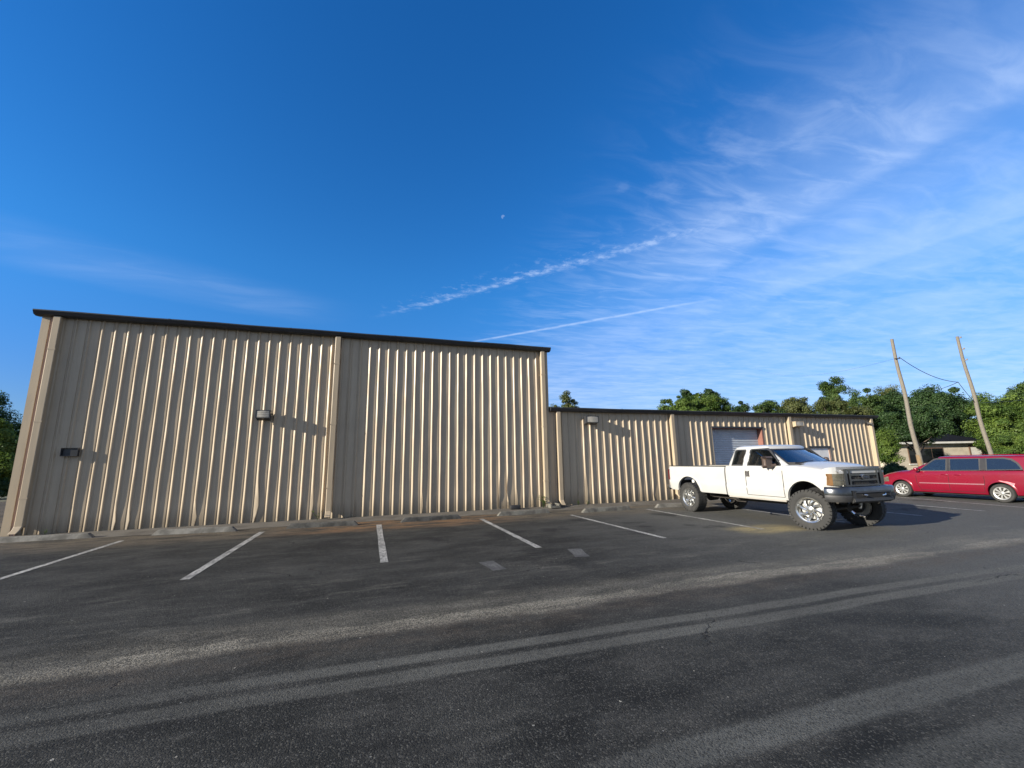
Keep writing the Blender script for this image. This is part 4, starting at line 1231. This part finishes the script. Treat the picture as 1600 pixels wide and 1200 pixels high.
m = MB(); m.box(2.05, 2.72, -.80, .80, 1.09, 1.16); m.rbox(1.98, 2.15, .12, .60, 1.10, 1.21, .03); m.build('dashboard', 'black_plastic', van, smooth=0)
for x0 in (1.28, .38, -.50):
    for y0 in (-.66, .14):
        m = MB(); m.rbox(x0, x0 + .14, y0, y0 + .50, 1.06, 1.36, .05); m.rbox(x0, x0 + .10, y0 + .13, y0 + .37, 1.34, 1.50, .04); m.build('seat', 'cloth_grey' if x0 > 1 else 'cloth_dark', van, smooth=50)
m = MB(); Mw = Matrix.Translation((1.93, .37, 1.14)) @ Matrix.Rotation(R(62), 4, 'Y')
m.tube([Mw @ Vector((.18 * math.cos(2 * math.pi * i / 24), .18 * math.sin(2 * math.pi * i / 24), 0)) for i in range(25)], .014, 6); m.build('steering_wheel', 'black_plastic', van)
m = MB(); patch(m, VL.side, [(-.20, .70), (-.02, .76), (.02, .80), (-.22, .76)], .018, 1, 6, 3); patch(m, VL.side, [(-.36, .60), (-.20, .70), (-.22, .76), (-.40, .70)], .018, 1, 6, 3); m.build('scuff_mark', 'red_scuff', van, smooth=0)
m = MB(); m.box(-.9, 3.6, -.80, .80, .20, .27); m.build('underbody', 'dark_void', van, smooth=0)
m = MB(); m.rbox(4.0, 4.115, -.45, .45, .56, .66, .02); m.build('grille', 'chrome', van)
m = MB(); m.rbox(-1.14, -1.0, -.82, .82, .38, .60, .05); m.build('rear_bumper', 'red_paint', van)
for sg in (-1, 1):
    m = MB(); m.tube([(-.7, sg * .62, 1.705), (.2, sg * .64, 1.735), (1.4, sg * .62, 1.725)], .012, 6); m.build('roof_rail', 'red_paint', van)


def van_wheel(s_, sg):
    M = Matrix.Translation((s_, sg * .85, .335)) @ (Matrix.Rotation(math.pi, 4, 'Z') if sg < 0 else Matrix.Identity(4))
    ty = tyre_mb(.338, .225, .225, False).build('wheel', 'rubber', van, smooth=40); ty.matrix_local = M
    rm = MB(); rm.lathe([(.222, .098), (.232, .108), (.222, .104), (.200, .095), (.19, .05), (.19, -.08)], 48)
    for k in range(9):
        a = 2 * math.pi * k / 9
        def P(r_, da, y): return (r_ * math.cos(a + da), y, r_ * math.sin(a + da))
        rm.grid([[P(.05, -.33, .07), P(.05, -.3, .098), P(.05, .3, .098), P(.05, .33, .07)], [P(.12, -.20, .07), P(.12, -.16, .108), P(.12, .16, .108), P(.12, .20, .07)], [P(.205, -.185, .06), P(.205, -.15, .10), P(.205, .15, .10), P(.205, .185, .06)]])
    rm.lathe([(0, .118), (.045, .116), (.062, .106), (.065, .07)], 28)
    rm.build('rim', 'silver_paint', ty, smooth=35)
    d_ = MB(); d_.lathe([(0, .02), (.19, .02), (.19, -.02), (0, -.02)], 28); d_.build('brake_disc', 'chassis', ty)


for s_ in (0, VWB):
    for sg in (-1, 1): van_wheel(s_, sg)


# ------------------------------------------------------------------ utility poles and wires
def pole(base_px, top_px, depth, label, r0, r1, tan):
    B = atdepth(*base_px, depth); T = atdepth(*top_px, depth); d = (T - B)
    foot = B - d * (B.z / d.z); H = (T - foot).length; ax = (T - foot).normalized()
    o = empty('utility_pole', foot, 0, label, 'utility pole', 'bare wooden poles by the minivan')
    m = MB(); n = 14; pts = [ax * (H * i / n) + Vector((.02 * math.sin(i * .8), .02 * math.cos(i * 1.1), 0)) for i in range(n + 1)]
    m.tube(pts, [r0 + (r1 - r0) * i / n for i in range(n + 1)], 14); m.build('shaft', 'pole_wood_tan' if tan else 'pole_wood', o, smooth=60)
    return o, foot, ax, H


po, f1, a1, H1 = pole((1437, 720), (1393, 530), 20.5, 'weathered wooden utility pole nearer the metal building', .108, .062, False)
m = MB(); q = a1 * (H1 - 1.0); m.cyl(q + Vector((-.16, -.05, 0)), q + Vector((.16, -.05, .02)), .02); m.cyl(q + Vector((.16, -.05, .02)), q + Vector((.16, -.05, .10)), .025); m.build('insulator', 'black_metal', po)
m = MB(); m.tube([a1 * .0, a1 * (H1 * .22)], [.114, .102], 14); m.build('lower_shaft', 'pole_wood_tan', po, smooth=60)
po2, f2, a2, H2 = pole((1548, 711), (1495, 526), 22.5, 'weathered wooden utility pole at the far right behind the minivan', .108, .062, False)
for k in (.12, .75, 1.35):
    m = MB(); q = a2 * (H2 - k); m.cyl(q, q + Vector((-.02, -.15, .02)), .02); m.cyl(q + Vector((-.02, -.15, .0)), q + Vector((-.02, -.15, .08)), .035); m.build('insulator', 'pole_wood', po2)


def wire(A, B, sag, r, label, n=24):
    m = MB(); A, B = Vector(A), Vector(B)
    m.tube([A.lerp(B, i / n) - Vector((0, 0, sag * 4 * (i / n) * (1 - i / n))) for i in range(n + 1)], r, 6)
    return tag(m.build('overhead_wire', 'wire_black', smooth=60), label, 'wire', 'wires on the wooden poles')


J = atdepth(1497, 597, 22.0)
wire(f1 + a1 * (H1 - 1.0) + Vector((.16, -.05, .1)), J, .28, .014, 'dark sagging wire hung between the two wooden poles')
wire(J, f2 + a2 * (H2 - 3.75), .05, .013, 'short dark wire dropping to the pole at the far right')
wire(J, atdepth(1432, 609, 46), .3, .014, 'thin wire running back from the wire junction to the trees')
wire(f2 + a2 * (H2 - 3.7), atdepth(1640, 616, 30), .15, .014, 'thin wire leaving the right-hand pole to the right')
wire(f1 + a1 * (H1 - 1.0) + Vector((-.16, -.05, .0)), atdepth(1180, 575, 60), 1.0, .004, 'faint wire leaving the left-hand pole over the low roof')


# ------------------------------------------------------------------ house beyond the lot
def house():
    P0 = atdepth(1378, 712, 38); P1 = atdepth(1540, 712, 38)
    P0.z = P1.z = 0; ux = (P1 - P0).normalized(); L = (P1 - P0).length; ang = math.atan2(ux.y, ux.x)
    h = empty('house', P0, ang, 'small cream house with a dark roof behind the minivan', 'house')
    ze = 2.62
    m = MB(); m.box(0, L, 0, 7, 0, ze); m.build('wall', 'stucco', h, smooth=0)
    m = MB(); m.add([(-.4, -.55, ze + .05), (L + .3, -.55, ze + .05), (L - .8, 3.2, ze + 1.05), (.8, 3.2, ze + 1.05), (-.4, 7.4, ze + .05), (L + .3, 7.4, ze + .05)], [(0, 1, 2, 3), (3, 2, 5, 4), (0, 3, 4), (1, 5, 2)])
    m.build('roof', 'shingle', h, smooth=0)
    m = MB(); m.box(-.4, L + .3, -.58, -.54, ze - .12, ze + .045); m.box(-.4, L + .3, -.53, -.02, ze - .03, ze + .02); m.build('fascia', 'white_trim', h, smooth=0)
    for (x0, x1, z0, z1) in ((2.4, 5.6, .75, 2.15), (12.6, 14.4, .95, 2.15)):
        m = MB(); m.box(x0, x1, -.06, .02, z0, z1); w_ = m.build('window', 'brown_wood', h, smooth=0)
        m = MB()
        k = 3 if x1 - x0 > 2 else 2
        for i in range(k): m.box(x0 + .06 + (x1 - x0 - .06) * i / k, x0 + (x1 - x0 - .06) * (i + 1) / k, -.075, -.05, z0 + .07, z1 - .07)
        m.build('pane', 'tinted_glass', w_, smooth=0)
        m = MB(); m.box(x0 - .08, x1 + .08, -.11, .0, z0 - .09, z0); m.build('sill', 'white_trim', w_, smooth=0)
    m = MB(); m.box(8.1, 9.05, -.05, .02, .1, 2.12); dr = m.build('door', 'white_trim', h, smooth=0)
    m = MB(); m.box(8.0, 8.1, -.07, .02, .1, 2.2); m.box(9.05, 9.15, -.07, .02, .1, 2.2); m.box(8.0, 9.15, -.075, .02, 2.2, 2.28); m.build('door_frame', 'brown_wood', dr, smooth=0)
    return h


house()


# ------------------------------------------------------------------ trees
def leaves_obj(name, centers, normals, sizes, tint, material, parent):
    n = len(centers)
    nrm = normals / np.linalg.norm(normals, axis=1, keepdims=True)
    ref = rng.normal(size=(n, 3)); t1 = np.cross(nrm, ref); t1 /= np.linalg.norm(t1, axis=1, keepdims=True); t2 = np.cross(nrm, t1)
    a = sizes[:, None]; b_ = (sizes * rng.uniform(.45, .75, n))[:, None]
    bend = nrm * (sizes * .18)[:, None]
    V = np.empty((n, 4, 3)); V[:, 0] = centers - t1 * a; V[:, 1] = centers - t2 * b_ + bend; V[:, 2] = centers + t1 * a; V[:, 3] = centers + t2 * b_ + bend
    me = bpy.data.meshes.new(name); me.vertices.add(4 * n); me.vertices.foreach_set('co', V.ravel())
    me.loops.add(4 * n); me.loops.foreach_set('vertex_index', np.arange(4 * n, dtype=np.int32))
    me.polygons.add(n); me.polygons.foreach_set('loop_start', np.arange(0, 4 * n, 4, dtype=np.int32)); me.polygons.foreach_set('loop_total', np.full(n, 4, dtype=np.int32))
    me.update(calc_edges=True); me.materials.append(MAT[material])
    at = me.attributes.new('tint', 'FLOAT', 'FACE'); at.data.foreach_set('value', tint.astype(np.float32))
    o = bpy.data.objects.new(name, me); col.objects.link(o); o.parent = parent
    return o


def tree(loc, H, blobs, material, label, nclump=70, nleaf=110, leaf=.16, clump=.7, trunk_r=.22, name='tree', group='trees behind the buildings', trunk=True):
    """blobs: (x, y, z, rx, ry, rz) relative to the foot; clumps of leaves sit in and on them"""
    t = empty(name, loc, 0, label, 'tree', group)
    C = []; N = []; S = []; T = []; tips = []
    vol = np.array([b[3] * b[4] * b[5] for b in blobs]) ** .67; vol /= vol.sum()
    for bi, b in enumerate(blobs):
        k = max(9, int(nclump * vol[bi]))
        for _ in range(k):
            d = rng.normal(size=3); d /= np.linalg.norm(d)
            rr = rng.uniform(.3, .98) ** .7
            c = np.array(b[:3]) + d * np.array(b[3:]) * rr
            if c[2] < .3: c[2] = .3 + rng.uniform(0, .5)
            tips.append(c); cr = clump * rng.uniform(.45, 1.35); tone = np.clip(rng.normal(.48, .38), 0, 1)
            n = int(nleaf * 3.6 * rng.uniform(.7, 1.3)); q = rng.normal(size=(n, 3)); q /= np.linalg.norm(q, axis=1, keepdims=True)
            q *= (rng.uniform(0, 1, n) ** .5)[:, None]
            C.append(c + q * cr * np.array([1, 1, .72])); N.append(q * .9 + d * .5 + rng.normal(size=(n, 3)) * .55 + np.array([0, 0, .45])); S.append(leaf * .46 * rng.uniform(.6, 1.35, n)); T.append(np.clip(tone + rng.normal(0, .2, n), 0, 1))
    leaves_obj('crown', np.concatenate(C), np.concatenate(N), np.concatenate(S), np.concatenate(T), material, t)
    if trunk:
        m = MB(); top = max(b[2] for b in blobs)
        pts = [Vector((.12 * math.sin(i * 1.3), .1 * math.cos(i * 1.7), top * i / 6)) for i in range(7)]
        m.tube(pts, [trunk_r * (1.25 if i == 0 else 1 - i * .12) for i in range(7)], 10)
        for c in tips[::max(1, len(tips) // 14)]:
            s0 = pts[2 + int(rng.integers(0, 4))]; e = Vector(c); mid = s0.lerp(e, .5) + Vector((0, 0, -.25))
            m.tube([s0, mid, e], [trunk_r * .38, trunk_r * .24, trunk_r * .07], 6)
        m.build('trunk', 'bark', t, smooth=60)
    return t


def px_tree(xl, xr, ytop, ybot, depth, material, label, shape='round', lean=0.0, **kw):
    """a tree standing on the ground at the given camera depth whose crown spans those pixels"""
    c = atdepth((xl + xr) / 2, ytop, depth); l = atdepth(xl, ytop, depth); r_ = atdepth(xr, ytop, depth)
    w = (r_ - l).length / 2; H = c.z; zb = max(.4, atdepth((xl + xr) / 2, ybot, depth).z)
    foot = Vector((c.x, c.y, -.03)); h = (H - zb) / 2; zc = (H + zb) / 2
    if shape == 'round':
        bl = [(0, 0, zc, w * .78, w * .8, h * .8), (-w * .5, w * .1, zc - h * .25, w * .5, w * .55, h * .62), (w * .5, -w * .1, zc - h * .2, w * .5, w * .5, h * .6), (w * .1, -w * .3, zc + h * .45, w * .45, w * .45, h * .5), (-w * .25, 0, zc + h * .4, w * .42, w * .4, h * .45)]
    elif shape == 'tall':
        bl = [(0, 0, zc + h * .42, w * .6, w * .6, h * .52), (w * .25, 0, zc + h * .05, w * .7, w * .7, h * .5), (-w * .3, 0, zc - h * .05, w * .65, w * .65, h * .55), (0, 0, zc - h * .5, w * .95, w * .9, h * .5)]
    elif shape == 'dome':      # one broad crown with an uneven top
        bl = []
        for i in range(9):
            a = i / 8 * 2 - 1; top = H * 1.0 - (H - zb) * (.02 + .16 * a * a + rng.uniform(0, .10)); hh = (top - zb) * .5
            bl.append((a * w * .74, rng.uniform(-.8, .8), top - hh * .92, w * rng.uniform(.22, .32), w * .4, hh))
    else:  # mass
        bl = []
        for i in range(6):
            x = -w * .85 + w * 1.7 * i / 5; hh = h * rng.uniform(.65, 1.0); bl.append((x, rng.uniform(-1.5, 1.5), H - hh * rng.uniform(.95, 1.1) - h * rng.choice([0, .1, .35]), w * rng.uniform(.24, .34), w * .35, hh)); bl.append((x, 0, zc - h * .35, w * .3, w * .35, h * .6))
    return tree(foot, H, bl, material, label, **kw)


# left of the tall building
px_tree(-75, 40, 596, 745, 42, 'leaf_dark', 'dark tall tree at the left edge behind the lighter tree', 'round', nclump=130, nleaf=110, leaf=.2, clump=1.0)
px_tree(-50, 45, 648, 775, 25, 'leaf_light', 'lighter green tree beside the left corner of the tall building', 'tall', nclump=110, nleaf=120, leaf=.13, clump=.55)
# over the low roof
px_tree(868, 906, 607, 690, 48, 'leaf_olive', 'small tree top just right of the tall building', 'tall', nclump=90, nleaf=70, leaf=.16, clump=.45)
px_tree(845, 880, 624, 690, 47, 'leaf_olive', 'sparse low tree top against the edge of the tall building', 'round', nclump=50, nleaf=45, leaf=.15, clump=.4)
px_tree(1022, 1062, 620, 700, 46, 'leaf_light', 'small bright tree at the left of the clump over the low roof', 'round', nclump=60, nleaf=90, leaf=.16, clump=.5)
px_tree(1040, 1152, 607, 690, 45, 'leaf_light', 'wide bright green tree over the middle of the low roof', 'dome', nclump=260, nleaf=110, leaf=.17, clump=.65)
px_tree(1056, 1090, 604, 640, 50, 'leaf_dark', 'dark spiky treetop poking above the wide bright tree, left one', 'tall', nclump=34, nleaf=60, leaf=.2, clump=.4)
px_tree(1092, 1126, 605, 640, 50, 'leaf_dark', 'dark spiky treetop poking above the wide bright tree, right one', 'tall', nclump=34, nleaf=60, leaf=.2, clump=.4)
px_tree(1140, 1170, 624, 690, 50, 'leaf_dark', 'dark little tree at the right of the clump over the low roof', 'round', nclump=40, nleaf=70, leaf=.17, clump=.45)
px_tree(1170, 1222, 620, 690, 50, 'leaf_mid', 'low green tree above the roller door', 'dome', nclump=90, nleaf=80, leaf=.17, clump=.55)
px_tree(1200, 1275, 611, 690, 54, 'leaf_olive', 'grey green tree above the second bay of the low building', 'dome', nclump=140, nleaf=90, leaf=.18, clump=.6)
px_tree(1266, 1335, 583, 690, 58, 'leaf_mid', 'tallest tree over the low roof with an open crown', 'tall', nclump=120, nleaf=100, leaf=.2, clump=.7)
px_tree(1246, 1350, 614, 700, 48, 'leaf_olive', 'olive green spreading tree below the tallest tree', 'dome', nclump=170, nleaf=100, leaf=.17, clump=.65)
px_tree(1318, 1392, 598, 710, 50, 'leaf_mid', 'green tree between the tallest tree and the big oak', 'dome', nclump=150, nleaf=100, leaf=.18, clump=.7)
px_tree(1366, 1402, 596, 660, 56, 'leaf_olive', 'slim tree top showing above the big oak at its left', 'tall', nclump=80, nleaf=80, leaf=.18, clump=.6)
px_tree(1345, 1505, 604, 716, 53, 'leaf_dark', 'big dark rounded oak behind the cream house', 'round', nclump=420, nleaf=140, leaf=.21, clump=1.0, trunk_r=.4)
px_tree(1478, 1540, 622, 712, 55, 'leaf_olive', 'olive tree between the big oak and the right-hand pole', 'mass', nclump=110, nleaf=110, leaf=.17, clump=.7)
px_tree(1518, 1625, 606, 716, 37, 'leaf_light', 'bright green leafy tree right of the right-hand pole', 'mass', nclump=230, nleaf=130, leaf=.16, clump=.7)
px_tree(1545, 1680, 586, 700, 44, 'leaf_mid', 'tall green tree behind the bright tree at the right edge', 'round', nclump=170, nleaf=120, leaf=.19, clump=.9)
px_tree(1584, 1640, 563, 690, 47, 'leaf_dark', 'dark tree top at the right edge of the photo', 'tall', nclump=70, nleaf=100, leaf=.19, clump=.7)


def px_bush(xl, xr, ytop, depth, material, label, nclump=40, nleaf=100, leaf=.09, clump=.3):
    c = atdepth((xl + xr) / 2, ytop, depth); w = (atdepth(xr, ytop, depth) - atdepth(xl, ytop, depth)).length / 2; H = c.z
    t = tree(Vector((c.x, c.y, -.03)), H, [(0, 0, H * .45, w * .9, w * .8, H * .5), (w * .3, 0, H * .7, w * .5, w * .5, H * .3)], material, label, nclump=nclump, nleaf=nleaf, leaf=leaf, clump=clump, trunk_r=.05, name='bush', group='bushes at the lot edge')
    t['category'] = 'bush'; return t


px_tree(1352, 1396, 668, 722, 31, 'leaf_light', 'small bright green tree between the metal building corner and the house', 'tall', nclump=70, nleaf=110, leaf=.11, clump=.5, trunk_r=.1)
#(1372, 1396, 682, 36, 'leaf_light', 'bright green bush between the metal building corner and the house', 80, 120, .1, .4)
px_bush(1376, 1412, 724, 25.5, 'leaf_dark', 'low dark shrub in the shade of the low building beside the minivan hood', 70, 120, .08, .3)
px_bush(1548, 1612, 672, 31, 'leaf_light', 'sunlit yellow-green bush behind the minivan roof at the right', 110, 110, .1, .4)
px_bush(-40, 12, 752, 24, 'leaf_dark', 'low dark hedge at the left edge of the lot', 60, 110, .09, .35)
px_tree(1384, 1452, 634, 694, 33, 'leaf_dark', 'dark leafy tree hanging over the left end of the house roof', 'mass', nclump=120, nleaf=110, leaf=.13, clump=.5, trunk_r=.14)
# far wood closing the horizon
cs, ns, ss, ts = [], [], [], []
for (px, d) in [(p, rng.uniform(75, 110)) for p in range(-300, 2100, 14)]:
    c = atdepth(px, 700, d); H = rng.uniform(5, 8.5)
    n = 150; q = rng.normal(size=(n, 3)); q /= np.linalg.norm(q, axis=1, keepdims=True)
    cs.append(np.array([c.x, c.y, H * .5]) + q * np.array([2.6, 2.6, H * .5]) * (rng.uniform(.3, 1, n) ** .5)[:, None]); ns.append(q + np.array([0, 0, .5])); ss.append(rng.uniform(.35, .8, n)); ts.append(rng.uniform(0, 1, n))
wood = leaves_obj('far_wood', np.concatenate(cs), np.concatenate(ns), np.concatenate(ss), np.concatenate(ts), 'leaf_dark', None)
tag(wood, 'dark line of far woods beyond the lot', 'woods', kind='stuff')
